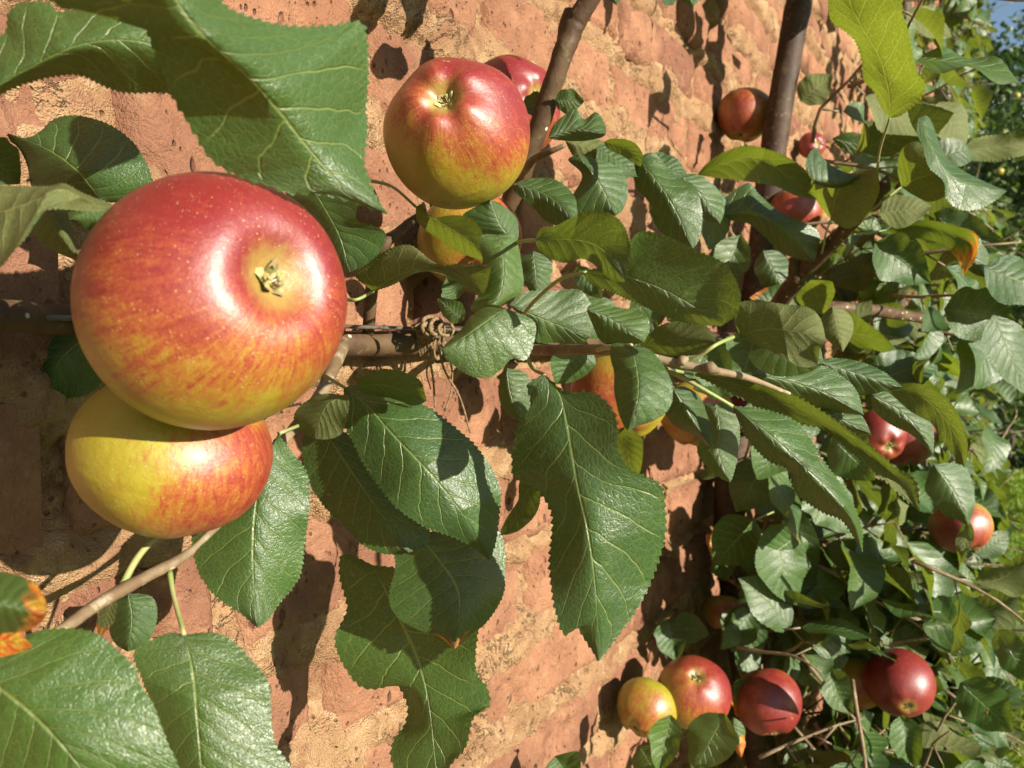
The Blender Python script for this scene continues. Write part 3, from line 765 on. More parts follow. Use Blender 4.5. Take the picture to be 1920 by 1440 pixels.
NEARER[0] = .82
H([(935, 440), (945, 500), (935, 560), (905, 592)], [(900, 445), (908, 500), (903, 545), (882, 578)], [(965, 445), (978, 500), (979, 545), (950, 568)], [.375, .365, .36], fresh=.75, dl=.004, dr=.006)
H([(948, 578), (905, 608), (862, 638), (827, 655)], [(915, 572), (885, 592), (865, 618), (848, 634)], [(1000, 602), (1001, 640), (986, 674), (960, 672), (940, 692), (918, 706), (888, 706), (858, 690), (836, 672)],
  [.35, .342, .34], dl=.006, dr=.004, fresh=.6)
NEARER[0] = 1.0
H([(955, 572), (1010, 595), (1105, 632)], [(985, 548), (1040, 546), (1090, 546), (1112, 590)], [(1000, 615), (1006, 640), (1050, 642), (1090, 644)], [.385, .39], fresh=.05, hi=False)
NEARER[0] = .74
H([(1003, 450), (1050, 449), (1105, 456), (1145, 484), (1173, 528)], [(1015, 428), (1042, 424), (1070, 410), (1100, 397), (1142, 400), (1168, 422), (1181, 460), (1178, 495)],
  [(1012, 470), (1032, 484), (1062, 492), (1090, 484), (1112, 494), (1132, 514), (1152, 528)], [.375, .36, .35, .345], dl=[.004, -.012, -.008, 0], dr=.006, fresh=.35, stalk=[(915, 500, .56), (940, 472, .48), (970, 455, .42)])
H([(1098, 511), (1175, 520), (1240, 541), (1300, 574), (1352, 611)], [(1130, 500), (1172, 498), (1182, 455), (1206, 434), (1252, 445), (1310, 472), (1360, 497), (1386, 545), (1382, 588)],
  [(1100, 524), (1118, 537), (1160, 553), (1212, 576), (1262, 598), (1312, 608)], [.37, .36, .352, .35], dl=-.008, dr=.006, fresh=.35, stalk=[(950, 648, .58), (985, 585, .47), (1045, 527, .40)])
H([(1100, 580), (1150, 600), (1207, 642)], [(1108, 572), (1140, 574), (1185, 582), (1212, 592), (1217, 618)], [(1108, 600), (1128, 640), (1165, 648)], [.41, .405], fresh=.5, hi=False)
H([(1195, 655), (1245, 640), (1300, 636), (1345, 645)], [(1215, 630), (1245, 608), (1285, 603), (1325, 612)], [(1215, 664), (1260, 668), (1320, 662)], [.43, .43], side='u', fresh=.1, hi=False, lit=0.7)
H([(1386, 628), (1440, 617), (1500, 624), (1549, 640)], [(1378, 600), (1385, 570), (1420, 564), (1470, 571), (1512, 576), (1537, 596)], [(1400, 638), (1432, 652), (1470, 670), (1500, 687), (1530, 684), (1536, 656)],
  [.395, .39, .40], side='u', dl=-.012, dr=.004, fresh=.1, stalk=[(1274, 683, .402), (1310, 668, .396), (1345, 645, .394)], lit=0.75)
H([(1440, 640), (1480, 660), (1545, 682)], [(1400, 620), (1420, 600), (1480, 620), (1530, 640)], [(1405, 660), (1420, 690), (1460, 705), (1510, 700)], [.42, .42], fresh=.5, hi=False)
H([(1184, 647), (1196, 700), (1196, 750), (1177, 807)], [(1150, 645), (1145, 668), (1152, 700), (1152, 732), (1160, 772), (1170, 798)], [(1215, 655), (1240, 680), (1260, 722), (1256, 762), (1230, 786), (1196, 798)],
  [.385, .37, .36, .362], dl=.008, dr=.004, fresh=.2, stalk=[(1120, 656, .42), (1155, 650, .40)])
H([(1262, 728), (1290, 770), (1334, 841)], [(1246, 745), (1248, 775), (1270, 800), (1300, 815)], [(1285, 726), (1312, 745), (1326, 780), (1337, 815)], [.41, .415], fresh=.05, stalk=[(1230, 690, .41)])
H([(1342, 757), (1350, 800), (1348, 850), (1369, 905)], [(1322, 760), (1326, 800), (1308, 845), (1330, 878), (1350, 895)], [(1368, 762), (1386, 800), (1383, 850), (1376, 885)], [.52, .50], fresh=.7, hi=False)
H([(1374, 762), (1405, 785), (1450, 820), (1505, 872), (1560, 925), (1598, 975), (1617, 1036)], [(1384, 782), (1402, 822), (1440, 862), (1478, 880), (1492, 922), (1540, 958), (1578, 974), (1600, 1005)],
  [(1430, 768), (1490, 790), (1522, 830), (1547, 870), (1582, 918), (1606, 962), (1616, 1000)], [.40, .39, .385, .39, .42], dl=.006, dr=.008, fresh=.12, stalk=[(1245, 690, .41), (1310, 725, .40)], label='long pointed leaf reaching down to the lower foliage')
H([(1300, 702), (1400, 727), (1500, 772), (1590, 822), (1670, 890), (1724, 957)], [(1350, 694), (1425, 714), (1485, 740), (1562, 786), (1622, 830), (1682, 880), (1716, 902)],
  [(1340, 720), (1402, 752), (1440, 778), (1482, 790), (1540, 802), (1580, 832), (1622, 868), (1662, 902), (1700, 938)], [.425, .42, .43, .44, .45], side='u', dl=-.004, dr=.008, fresh=.2, stalk=[(1240, 690, .42)], label='long olive leaf seen from below', lit=0.62)
H([(1408, 702), (1480, 715), (1550, 738), (1620, 778)], [(1430, 688), (1490, 679), (1552, 690), (1602, 728)], [(1425, 720), (1462, 738), (1510, 758), (1570, 772)], [.44, .45], fresh=.4, side='t', stalk=[(1330, 696, .42)])
H([(1500, 760), (1560, 778), (1634, 815)], [(1530, 752), (1580, 758), (1615, 780)], [(1515, 778), (1552, 800), (1598, 815)], [.46, .46], fresh=.1, hi=False)
H([(1535, 676), (1600, 698), (1694, 727)], [(1560, 672), (1600, 676), (1650, 694)], [(1545, 700), (1572, 732), (1612, 738), (1655, 734)], [.47, .47], fresh=0, hi=False)
H([(1655, 728), (1730, 745), (1785, 805), (1809, 877)], [(1680, 720), (1728, 722), (1775, 748), (1803, 792), (1814, 835)], [(1675, 742), (1710, 772), (1748, 794), (1772, 832), (1792, 858)], [.52, .52, .53], side='u', fresh=.2, lit=0.8)
H([(1632, 740), (1700, 780), (1750, 852)], [(1640, 770), (1670, 795), (1710, 815)], [(1672, 734), (1722, 760), (1748, 800)], [.55, .55], fresh=.05, hi=False)
# --- the long hanging leaf in the middle and its neighbours
NEARER[0] = .90
H([(1020, 702), (1050, 740), (1065, 800), (1075, 860), (1086, 925), (1100, 985), (1112, 1060), (1120, 1150), (1122, 1240)],
  [(990, 722), (998, 760), (975, 792), (965, 832), (962, 880), (975, 902), (1010, 920), (1035, 960), (1036, 1000), (1032, 1060), (1040, 1130), (1058, 1188), (1080, 1174), (1095, 1195), (1110, 1218)],
  [(1060, 735), (1110, 738), (1145, 765), (1156, 800), (1156, 842), (1182, 882), (1236, 910), (1246, 960), (1244, 1010), (1226, 1072), (1205, 1120), (1180, 1160), (1150, 1202)],
  [.355, .345, .34, .335, .335, .34], dl=[.004, .012, .014, .008, .004], dr=[-.004, -.006, .004, .010, .004], fresh=.2, ruf=.01, stalk=[(985, 660, .385), (998, 690, .37)], label='longest leaf, hanging straight down in the middle')
NEARER[0] = 1.10
H([(645, 726), (690, 762), (742, 820), (800, 880), (852, 942), (900, 1012), (918, 1050)],
  [(645, 745), (645, 790), (665, 832), (685, 872), (722, 925), (752, 957), (800, 988), (842, 1003), (882, 1022)],
  [(680, 724), (742, 735), (802, 765), (852, 802), (892, 838), (922, 882), (937, 922), (934, 972), (929, 1015)],
  [.315, .305, .30, .30, .308], dl=.004, dr=.010, fresh=.2, ruf=.01, stalk=[(585, 690, .34), (612, 706, .33)], label='broad leaf with a pale diagonal midrib below the second apple')
NEARER[0] = 1.06
H([(525, 812), (492, 880), (480, 950), (475, 1020), (476, 1090), (483, 1177)], [(478, 870), (430, 930), (368, 975), (360, 1002), (370, 1062), (400, 1112), (442, 1142), (470, 1165)],
  [(520, 812), (548, 850), (576, 892), (579, 952), (571, 1012), (560, 1082), (522, 1132), (502, 1162)], [.29, .285, .28, .275], dl=.004, dr=.008, fresh=.2, stalk=[(580, 790, .33)])
H([(600, 795), (650, 870), (705, 950), (765, 1036)], [(568, 825), (580, 900), (610, 950), (652, 992), (682, 1022), (722, 1038)], [(660, 820), (742, 900), (785, 950), (805, 1000), (792, 1026)], [.335, .335], fresh=0)
H([(780, 1000), (830, 1060), (862, 1120), (852, 1217)], [(738, 1010), (742, 1062), (730, 1120), (746, 1157), (790, 1182), (822, 1192)], [(900, 990), (940, 1005), (947, 1080), (940, 1122), (912, 1166), (885, 1188)],
  [.34, .335, .33], dl=.004, dr=.010, fresh=.25, autumn=.12)
H([(700, 1060), (745, 1155), (785, 1240), (806, 1330), (822, 1480)], [(645, 1040), (638, 1080), (652, 1140), (630, 1195), (642, 1240), (672, 1282), (702, 1290), (742, 1282), (765, 1322), (760, 1360), (738, 1392), (742, 1440)],
  [(830, 1080), (893, 1130), (890, 1250), (912, 1290), (916, 1322), (886, 1346), (872, 1400), (850, 1426), (835, 1450)], [.37, .355, .345, .34], dl=.008, dr=-.004, fresh=.35, ruf=.03)
NEARER[0] = 1.0
H([(345, 1190), (362, 1260), (370, 1350), (378, 1450), (385, 1560)], [(320, 1187), (280, 1204), (252, 1225), (266, 1270), (290, 1330), (312, 1392), (332, 1452), (355, 1530)],
  [(395, 1187), (432, 1200), (472, 1240), (502, 1280), (507, 1340), (514, 1392), (545, 1440), (560, 1480), (480, 1550)], [.245, .235, .235, .24], dl=.003, dr=.006, fresh=.65, ruf=.01, stalk=[(318, 1072, .268), (326, 1120, .26)])
H([(-60, 1240), (0, 1290), (60, 1338), (120, 1400), (190, 1490)], [(-120, 1320), (-80, 1420), (0, 1540), (120, 1560)],
  [(-40, 1222), (30, 1206), (70, 1184), (140, 1180), (182, 1190), (214, 1215), (252, 1252), (262, 1284), (290, 1330), (312, 1392), (335, 1450), (300, 1520)], [.20, .195, .195, .20], dl=.004, dr=.006, fresh=.45, ruf=.008, label='large leaf in the lower corner, cut by the frame')
H([(-60, 1120), (10, 1134), (88, 1152)], [(-60, 1080), (-10, 1072), (40, 1082), (70, 1100), (86, 1130)], [(-60, 1180), (0, 1186), (50, 1182), (76, 1168)], [.17, .17], fresh=.9, autumn=.33)
h((-60, 1190), (62, 1212), 60, .19, autumn=1.0, fresh=.5, side='u')
H([(240, 1112), (248, 1160), (240, 1222)], [(208, 1130), (203, 1170), (215, 1205)], [(285, 1120), (294, 1160), (275, 1205)], [.30, .30], fresh=0, hi=False)
h((212, 1118), (186, 1196), 34, .275, side='u', fresh=.5, autumn=.3)
H([(655, 742), (612, 760), (588, 822)], [(600, 740), (560, 765), (552, 790), (570, 812)], [(652, 775), (640, 812), (615, 823)], [.325, .32], side='u', fresh=.9, hi=False, dr=.004, lit=0.5)
H([(668, 728), (720, 722), (800, 752)], [(672, 712), (700, 700), (722, 692), (762, 700), (788, 715), (795, 735)], [(690, 738), (740, 748), (775, 760)], [.335, .335], fresh=.6, hi=False, dl=-.01)
H([(1003, 903), (965, 955), (936, 1003)], [(975, 905), (972, 938), (950, 972)], [(1013, 925), (1006, 960), (985, 985), (960, 1000)], [.37, .37], side='u', fresh=.1, hi=False, lit=0.6)
H([(950, 690), (958, 740), (975, 790)], [(938, 710), (936, 745), (950, 775)], [(985, 700), (998, 730), (990, 770)], [.40, .40], fresh=.4, hi=False)
h((1172, 800), (1186, 908), 60, .56, fresh=.9, side='u', lit=0.9)
h((858, 560), (838, 520), 46, .42, fresh=.5); h((870, 600), (820, 560), 40, .41, fresh=.6)
h((1000, 470), (1010, 560), 60, .41, fresh=.3); h((1080, 500), (1130, 560), 40, .42, fresh=0)
h((985, 610), (1050, 600), 70, .43, fresh=0)
# --- cluster beside the upright stem
h((1025, 190), (975, 202), 44, .49, fresh=.4); h((1040, 188), (1096, 190), 46, .47, fresh=.4)
H([(1028, 258), (1082, 242), (1136, 252)], [(1040, 232), (1062, 214), (1078, 204), (1095, 224), (1118, 211), (1134, 234)], [(1045, 262), (1090, 264), (1125, 258)], [.45, .445], fresh=.15, hi=False, ruf=.04)
H([(1132, 266), (1170, 276), (1202, 312)], [(1150, 260), (1186, 266), (1204, 288)], [(1142, 280), (1168, 292), (1188, 306)], [.44, .435], side='u', fresh=.9, hi=False, lit=0.9)
H([(1085, 290), (1122, 340), (1155, 404)], [(1066, 300), (1092, 330), (1070, 378), (1084, 412), (1130, 410)], [(1125, 300), (1166, 320), (1177, 360), (1168, 392)], [.45, .44], fresh=0)
H([(968, 345), (1030, 368), (1084, 418)], [(1000, 335), (1042, 338), (1076, 368)], [(964, 358), (1000, 388), (1022, 412), (1058, 426)], [.455, .44], fresh=.05, hi=False)
H([(1196, 296), (1240, 350), (1272, 405), (1299, 468)], [(1188, 318), (1194, 352), (1220, 382), (1230, 422), (1262, 452)], [(1226, 288), (1262, 328), (1302, 350), (1315, 392), (1313, 440)], [.47, .455, .45], fresh=0, dl=.008, dr=.004)
H([(1275, 328), (1310, 360), (1350, 420)], [(1272, 350), (1290, 385), (1320, 410)], [(1310, 328), (1345, 355), (1358, 390)], [.50, .50], fresh=.1, hi=False)
h((1120, 275), (1200, 330), 60, .47, fresh=0); h((1210, 300), (1290, 330), 50, .49, fresh=0); h((1060, 265), (1180, 305), 50, .48, fresh=.3, side='u')
H([(1308, 328), (1372, 302), (1432, 302), (1532, 374)], [(1325, 308), (1362, 284), (1402, 274), (1452, 285), (1492, 305), (1522, 335)], [(1340, 332), (1392, 338), (1452, 348), (1492, 366)], [.62, .60, .61], side='t', fresh=.95, dl=-.015, dr=.01, stalk=[(1260, 420, .66)], lit=0.8)
H([(1348, 402), (1410, 400), (1472, 432), (1527, 491)], [(1360, 372), (1402, 344), (1422, 364), (1462, 398), (1512, 420), (1536, 442)], [(1360, 412), (1402, 418), (1432, 442), (1462, 470), (1492, 484)], [.62, .61, .62], fresh=.1, dl=.006, dr=.012)
h((1352, 360), (1330, 470), 60, .62, fresh=0); h((1390, 440), (1340, 560), 70, .7, fresh=.1); h((1430, 470), (1480, 560), 70, .75, fresh=0)
# --- around the oblique branch
H([(1668, 222), (1666, 170), (1650, 110), (1620, 58), (1592, 0), (1575, -60)], [(1655, 205), (1640, 172), (1620, 150), (1617, 115), (1600, 70), (1562, 42), (1554, 10), (1556, -40)],
  [(1692, 214), (1728, 182), (1733, 155), (1716, 130), (1703, 60), (1690, 20), (1686, -40)], [.50, .495, .49], side='u', dl=.004, dr=.012, fresh=.95, stalk=[(1644, 355, .565), (1648, 290, .53)], label='yellow-green leaf standing upright, lit through from behind', lit=.85)
H([(1722, 222), (1748, 280), (1790, 335), (1888, 358)], [(1742, 222), (1768, 285), (1802, 318), (1852, 344)], [(1720, 250), (1732, 275), (1742, 312), (1770, 340), (1775, 372), (1800, 392), (1832, 392), (1862, 378)],
  [.53, .52, .52, .54], dl=.012, dr=-.002, fresh=0, ruf=.02)
H([(1690, 350), (1720, 335), (1770, 322)], [(1683, 318), (1690, 282), (1712, 266), (1738, 276), (1745, 300)], [(1712, 365), (1745, 378), (1778, 360)], [.55, .545], side='u', fresh=.9, stalk=[(1600, 420, .59), (1645, 385, .57)], lit=0.9)
H([(1558, 412), (1570, 360), (1600, 332), (1643, 314)], [(1530, 372), (1528, 340), (1562, 342), (1602, 324)], [(1590, 428), (1622, 408), (1648, 360)], [.58, .57], side='u', fresh=.85, stalk=[(1540, 480, .63), (1548, 440, .6)], lit=0.9)
H([(1515, 335), (1560, 345), (1622, 330)], [(1512, 300), (1530, 278), (1545, 300), (1580, 322)], [(1530, 345), (1575, 352)], [.56, .56], fresh=0, hi=False, ruf=.05)
H([(1662, 432), (1722, 424), (1780, 438), (1822, 462), (1806, 517)], [(1690, 418), (1742, 414), (1792, 424), (1830, 440), (1830, 480)], [(1680, 442), (1732, 448), (1772, 462), (1798, 490)], [.60, .59, .585], side='t', fresh=.8, autumn=.36, dl=-.008, dr=.004, stalk=[(1600, 440, .61)], lit=0.5)
h((1640, 455), (1745, 530), 90, .60, fresh=0, ruf=.05); h((1800, 440), (1848, 520), 60, .62, fresh=0, ruf=.04)
h((1648, 400), (1748, 388), 60, .60, side='u', fresh=.7); h((1750, 400), (1896, 462), 70, .66, fresh=0, bend=.08)
h((1520, 525), (1545, 590), 70, .70, fresh=.95, side='u', lit=0.9); h((1770, 580), (1905, 600), 100, .62, fresh=.05); h((1862, 590), (1925, 740), 80, .58, fresh=0); h((1845, 500), (1990, 560), 90, .60, fresh=.1)
h((1800, 285), (1990, 262), 50, .75, side='u', fresh=.4); h((1700, 20), (1785, 70), 50, .9, fresh=.7, side='u'); h((1720, 200), (1790, 290), 70, .8, fresh=.8, side='u')
h((1755, 195), (1812, 270), 70, .8, fresh=.8, side='u'); h((1500, 190), (1560, 140), 60, .9, fresh=.5, side='u'); h((1560, 260), (1700, 290), 40, .8, fresh=.4)
h((1730, 390), (1650, 440), 60, .7, fresh=.3); h((1850, 640), (1925, 690), 70, .7, fresh=.2)
h((1560, 575), (1580, 660), 60, .55, side='u', fresh=.2); h((1445, 590), (1420, 640), 60, .6, fresh=.3)
h((1250, -10), (1262, 10), 30, .5, fresh=.2); h((1290, -30), (1300, 12), 46, .5, fresh=.3); h((1150, -30), (1156, 10), 30, .5, fresh=.2)
# --- lower sprays
h((1465, 985), (1485, 1135), 100, .80, fresh=.1, bend=.05); h((1415, 975), (1338, 1060), 90, .82, fresh=.05, stalk=[(1450, 960, .85)]); h((1420, 1130), (1400, 1090), 60, .85, fresh=.2)
h((1690, 1340), (1712, 1450), 62, .80, fresh=.5); h((1258, 1340), (1235, 1450), 60, .70, fresh=.7, label=None); h((1360, 1338), (1300, 1450), 90, .69, fresh=.8)
h((1200, 1400), (1235, 1460), 60, .72, fresh=.5, autumn=.2); h((1375, 1345), (1390, 1420), 30, .72, fresh=.3, autumn=.5)
h((1750, 870), (1815, 985), 88, .70, fresh=.05, bend=-.06); h((1815, 975), (1800, 1060), 30, .72, side='u', fresh=.9)
h((1250, 1160), (1270, 1240), 60, .86, fresh=0); h((1260, 1170), (1330, 1190), 60, .86, fresh=.1); h((1420, 1270), (1380, 1345), 60, .86, fresh=.2, autumn=.35)
h((1560, 1255), (1600, 1340), 60, .80, fresh=0, bend=.1); h((1800, 1280), (1900, 1372), 90, .78, fresh=.1, ruf=.05); h((1040, 1418), (1075, 1470), 80, .62, fresh=.1)
h((1730, 1175), (1870, 1160), 110, .80, fresh=.1); h((1870, 1180), (1930, 1280), 60, .75, fresh=.1); h((1480, 950), (1530, 1090), 60, .85, fresh=.1)

# ------------------------------------------------------------------ leaf templates for the rest of the foliage
def template(sd):
    r = np.random.RandomState(sd)
    ns, nu = 46, 4
    s = np.linspace(0, 1, ns); us = np.linspace(-1, 1, 2 * nu + 1)
    prof = np.interp(s, [0, .08, .25, .42, .6, .78, .90, .97, 1], [0, .50, .88, 1, .92, .66, .34, .10, 0])
    wdt = r.uniform(.25, .32)
    bend = r.uniform(.1, 1.5); fold = r.uniform(-.2, .8); side = r.uniform(-.12, .12)
    V = np.zeros((ns, 2 * nu + 1, 3)); env = np.sin(np.pi * s) ** .5
    p1, p2 = r.rand() * 6, r.rand() * 6; fq = r.uniform(8, 15); ruf = r.uniform(.03, .07)
    ang = -bend * s * 1.3
    cy = np.cumsum(np.cos(ang)) / ns; cz = np.cumsum(np.sin(ang)) / ns
    for j, u in enumerate(us):
        a = abs(u); sg = 1 if u > 0 else -1
        saw = (tooth_off(ns, 15, .02, sd) if a == 1 else 0)
        x = sg * a * (wdt * prof + saw * env) + side * np.sin(np.pi * s)
        z = cz + fold * wdt * prof * a * a + ruf * a * a * env * np.sin(fq * s + (p1 if u > 0 else p2))
        V[:, j] = np.stack([x, cy - fold * .0 * a, z], -1)
    # stalk as two extra rows is left to the twig
    UV = np.stack(np.meshgrid((us + 1) / 2, s), -1).reshape(-1, 2)
    return mesh_np('leaf', V.reshape(-1, 3), grid_faces(ns, 2 * nu + 1), M_LEAF, UV)
TEMPL = [template(50 + i) for i in range(12)]

def ok_region(x, y):
    """where the photo shows foliage of the wall trees (keeps bare patches of wall bare)"""
    if x < 1190 or x > 2100 or y < -100 or y > 1560: return False
    if x > 1880: return False
    if y < 130: return 1690 < x < 1850 and rnd.random() < .85
    if y < 250: return 1520 < x < 1840 and rnd.random() < .7
    if y < 380: return 1500 < x < 1820 and rnd.random() < .55
    if y < 560: return x > 1420 and (x < 1850 or rnd.random() < .6)
    if y < 850: return x > 1345 and (x < 1860 or rnd.random() < .35)
    if y < 1150: return x > 1335
    if y < 1230: return x > 1240
    return x > 1205 and not (1500 < x < 1565 and 1270 < y < 1360) and x < 1905
SEEN_APPLES = [(1300, 1296, 62, .80), (1441, 1316, 50, .86), (1688, 1281, 60, .93), (1648, 818, 40, 1.02), (1695, 824, 50, 1.08), (1800, 988, 45, 1.0), (1398, 216, 50, 1.03), (1618, 1281, 30, .98), (1523, 273, 24, 1.42)]
def covers_apple(q, pad):
    return any((q[0] - a) ** 2 + (q[1] - b_) ** 2 < (c_ + pad) ** 2 and q[2] < z_ for a, b_, c_, z_ in SEEN_APPLES)
LIT_APPLES = [(P(a, b_, z_), c_ / F_PX * z_) for a, b_, c_, z_ in (SEEN_APPLES[0], SEEN_APPLES[1], SEEN_APPLES[2], SEEN_APPLES[5])]
def shades_apple(c, L):
    for A, R in LIT_APPLES:
        v = c - A; t = v.dot(LDIR)
        if t > 0 and (v - LDIR * t).length < R * .8 + L * .45: return True
    return False
def shoot(tree, s, w, hh, length, out, acc, leaves):
    """one spur with leaves; returns nothing, fills acc (twig geometry) and leaves"""
    d = (WN * out + WD * rnd.uniform(-.6, .6) + Vector((0, 0, rnd.uniform(-.7, .9)))).normalized()
    p = W(s, w, hh); pts = [p.copy()]
    n = max(3, int(length / .028))
    for i in range(n):
        d = (d + Vector((rnd.gauss(0, .18), rnd.gauss(0, .18), rnd.gauss(0, .15) - .03))).normalized()
        p = p + d * (length / n); pts.append(p.copy())
        qq = proj(p)
        if qq is None or covers_apple(qq, 22):
            pts.pop(); break
        wd = (p - W(0, 0, -CAMZ)).dot(WN)
        if wd < .02: p += WN * (.03 - wd); d = (d + WN * .5).normalized()
        for k in range(3 if i == n - 1 else 2):
            if rnd.random() < .05: continue
            L = rnd.uniform(.050, .086)
            side = d.cross(Vector((rnd.gauss(0, 1), rnd.gauss(0, 1), rnd.gauss(0, 1)))).normalized()
            ld = (side * .8 + d * .35 + WN * .25 + Vector((0, 0, rnd.uniform(-.85, .15)))).normalized()
            nr = (LDIR * 1.1 + WN * .35 + Vector((rnd.gauss(0, .45), rnd.gauss(0, .45), .45 + rnd.gauss(0, .4))))
            nr = (nr - ld * nr.dot(ld)).normalized()
            if rnd.random() < .12: nr = -nr
            xx = ld.cross(nr).normalized()
            b = p + ld * .02
            q = proj(b + ld * L * .5)
            if q is None or not ok_region(q[0], q[1]): continue
            lp = L / q[2] * F_PX
            if any((q[0] - a) ** 2 + (q[1] - b_) ** 2 < (c_ * .85 + lp * .4) ** 2 and q[2] < z_ for a, b_, c_, z_ in SEEN_APPLES): continue
            if q[2] < .62 or shades_apple(b + ld * L * .5, L): continue
            R = Matrix((xx, ld, nr)).transposed().to_4x4()
            leaves.append((Matrix.Translation(b) @ R @ Matrix.Diagonal((L, L, L, 1)), q[2], p.copy(), b))
    if len(pts) < 2: return
    v, f, c = tube_geo(pts, [.0022, .0016, .0009], 5, 2)
    acc.append((v, np.vstack([tris(f), c])))
def foliage(tree, s0, s1, n, hlo, hhi, wmax, cap):
    tw, lv = [], []
    tries = 0
    while len(lv) < n and tries < n * 6:
        tries += 1
        hh = rnd.uniform(hlo, hhi); s = rnd.uniform(s0, s1)
        if tree is t1 and len(lv) > n * .55: hh = rnd.uniform(hlo, -.22); s = rnd.uniform(.8, 1.6)
        w = .05 + rnd.random() ** 1.2 * (wmax - .15)
        q = proj(W(s, w + .06, hh))
        if q is None or not ok_region(q[0], q[1]): continue
        shoot(tree, s, w, hh, rnd.uniform(.08, .2), rnd.uniform(.1, 1.0), tw, lv)
    lv.sort(key=lambda a: a[1])
    org = Vector(tree.location)
    for mt, z, p, b in lv[:cap]:
        o = bpy.data.objects.new('leaf', rnd.choice(TEMPL)); COL.objects.link(o)
        o.parent = tree; o.matrix_local = Matrix.Translation(-org) @ mt
        o['fresh'] = rnd.random() ** 2 * .9; o['autumn'] = rnd.uniform(.08, .5) if rnd.random() < .05 else 0.0
    if len(lv) > cap:
        vs, fs, uvs, off = [], [], [], 0
        for mt, z, p, b in lv[cap:]:
            me = rnd.choice(TEMPL); n_ = len(me.vertices)
            co = np.empty(n_ * 3, np.float32); me.vertices.foreach_get('co', co); co = co.reshape(-1, 3)
            M4 = np.array(mt); co = co @ M4[:3, :3].T + M4[:3, 3]
            vs.append(co); fs.append(grid_faces(46, 9) + off); off += n_
            s_ = np.linspace(0, 1, 46); u_ = np.linspace(0, 1, 9); uvs.append(np.stack(np.meshgrid(u_, s_), -1).reshape(-1, 2) + [0, 0])
        mk('foliage', np.vstack(vs), np.vstack(fs), M_LEAF, tree, np.vstack(uvs), kind='stuff', fresh=.35, autumn=0.0)
    st = [tube_geo([p, (p + b) / 2, b], [.0012, .0009, .0009], 4, 1) for mt, z, p, b in lv[:600]]
    v, f = join(tw + [(a, np.vstack([tris(b_), c_])) for a, b_, c_ in st])
    mk('twigs', v, f, M_TWIG, tree, kind='stuff')
    return len(lv)
# shoots that rise above the picture edge (their shadows fall on the wall)
tube('twig', [P(1500, 60, 1.08), P(1470, -60, 1.0), P(1420, -180, .92), P(1360, -300, .86)], [.006, .005, .004, .002], M_BARK, t1, 8, 6, .1, 5)
for bx, by, tx, ty, w, z in ((1560, -170, 1520, -30, 110, .86), (1640, -180, 1610, -50, 100, .84), (1475, -210, 1455, -70, 100, .76), (1720, -150, 1665, -30, 80, .88), (965, -270, 940, -100, 120, .45), (1025, -260, 985, -120, 110, .45), (885, -230, 850, -90, 110, .42), (1470, -110, 1440, -10, 60, .98), (1410, -200, 1390, -60, 80, .93), (1360, -150, 1345, -20, 80, .90), (1430, -130, 1500, -40, 60, .95), (1340, -260, 1310, -90, 90, .85), (1150, -120, 1180, -30, 70, .46), (1090, -100, 1010, -40, 90, .45), (1000, -120, 930, -20, 90, .43), (900, -140, 860, -40, 100, .42), (1240, -160, 1275, -30, 60, .7)):
    h((bx, by), (tx, ty), w, z, fresh=.3)
for bx, by, tx, ty, w, z, fr in ((1080, 560, 1170, 640, 80, .50, .1), (1230, 600, 1160, 690, 80, .49, .1), (1290, 640, 1370, 720, 90, .50, .1), (1340, 560, 1250, 600, 80, .52, .2), (1100, 640, 1040, 720, 80, .52, 0),
                             (1390, 690, 1300, 730, 80, .53, 0), (1260, 700, 1200, 740, 60, .50, 0), (1180, 580, 1270, 560, 80, .54, .2), (1420, 740, 1460, 850, 90, .62, .1), (1480, 800, 1420, 900, 90, .66, .1), (1520, 900, 1600, 1000, 90, .72, .2), (1440, 860, 1380, 960, 90, .78, 0), (1500, 1000, 1420, 1060, 90, .80, .2), (1560, 820, 1640, 900, 90, .70, .1), (1420, 620, 1380, 740, 100, .75, 0), (1470, 660, 1530, 760, 90, .72, 0)):
    h((bx, by), (tx, ty), w, z, fresh=fr)  # mostly hidden leaves, added so that the wall behind falls in shade
h((700, -330), (560, -120), 190, .20, fresh=.4)  # leaf out of view, added to shade the dark leaf lower down
n1 = foliage(t1, .75, 1.75, 1700, -.85, .34, .44, 175)
def wall_tree(s, label, arms):
    b = W(s, .08, -CAMZ)
    t = thing('apple_tree', label, 'tree', b, TREE_GROUP)
    tube('trunk', [b, W(s + .02, .09, -.8), W(s - .02, .08, -.2), W(s + .01, .09, .5), W(s, .08, 1.1), W(s + .01, .08, 1.5)], [.032, .028, .025, .022, .018, .010], M_OLDBARK, t, 12, 10, .12, int(s * 10))
    for a in arms:
        for e in (-1, 1):
            L = .62
            tube('branch', [W(s, .08, a), W(s + e * .18, .09, a + .03), W(s + e * L * .6, .10, a + .01), W(s + e * L, .10, a + .03)], [.013, .011, .009, .005], M_BARK, t, 9, 6, .12, int(a * 10) + 5)
    return t
t2 = wall_tree(2.35, 'second apple tree along the wall, dense foliage beyond the nearest branches', (-.75, -.35, .05, .45, .9))
n2 = foliage(t2, 1.75, 3.0, 1500, -1.15, 1.2, .48, 290)
t3 = wall_tree(3.75, 'farthest apple tree along the wall, close to its pale stone end', (-.75, -.35, .05, .45, .9))
n3 = foliage(t3, 3.0, 4.7, 1000, -1.2, 1.7, .55, 290)
print('leaves', NLEAF[0], n1, n2, n3)

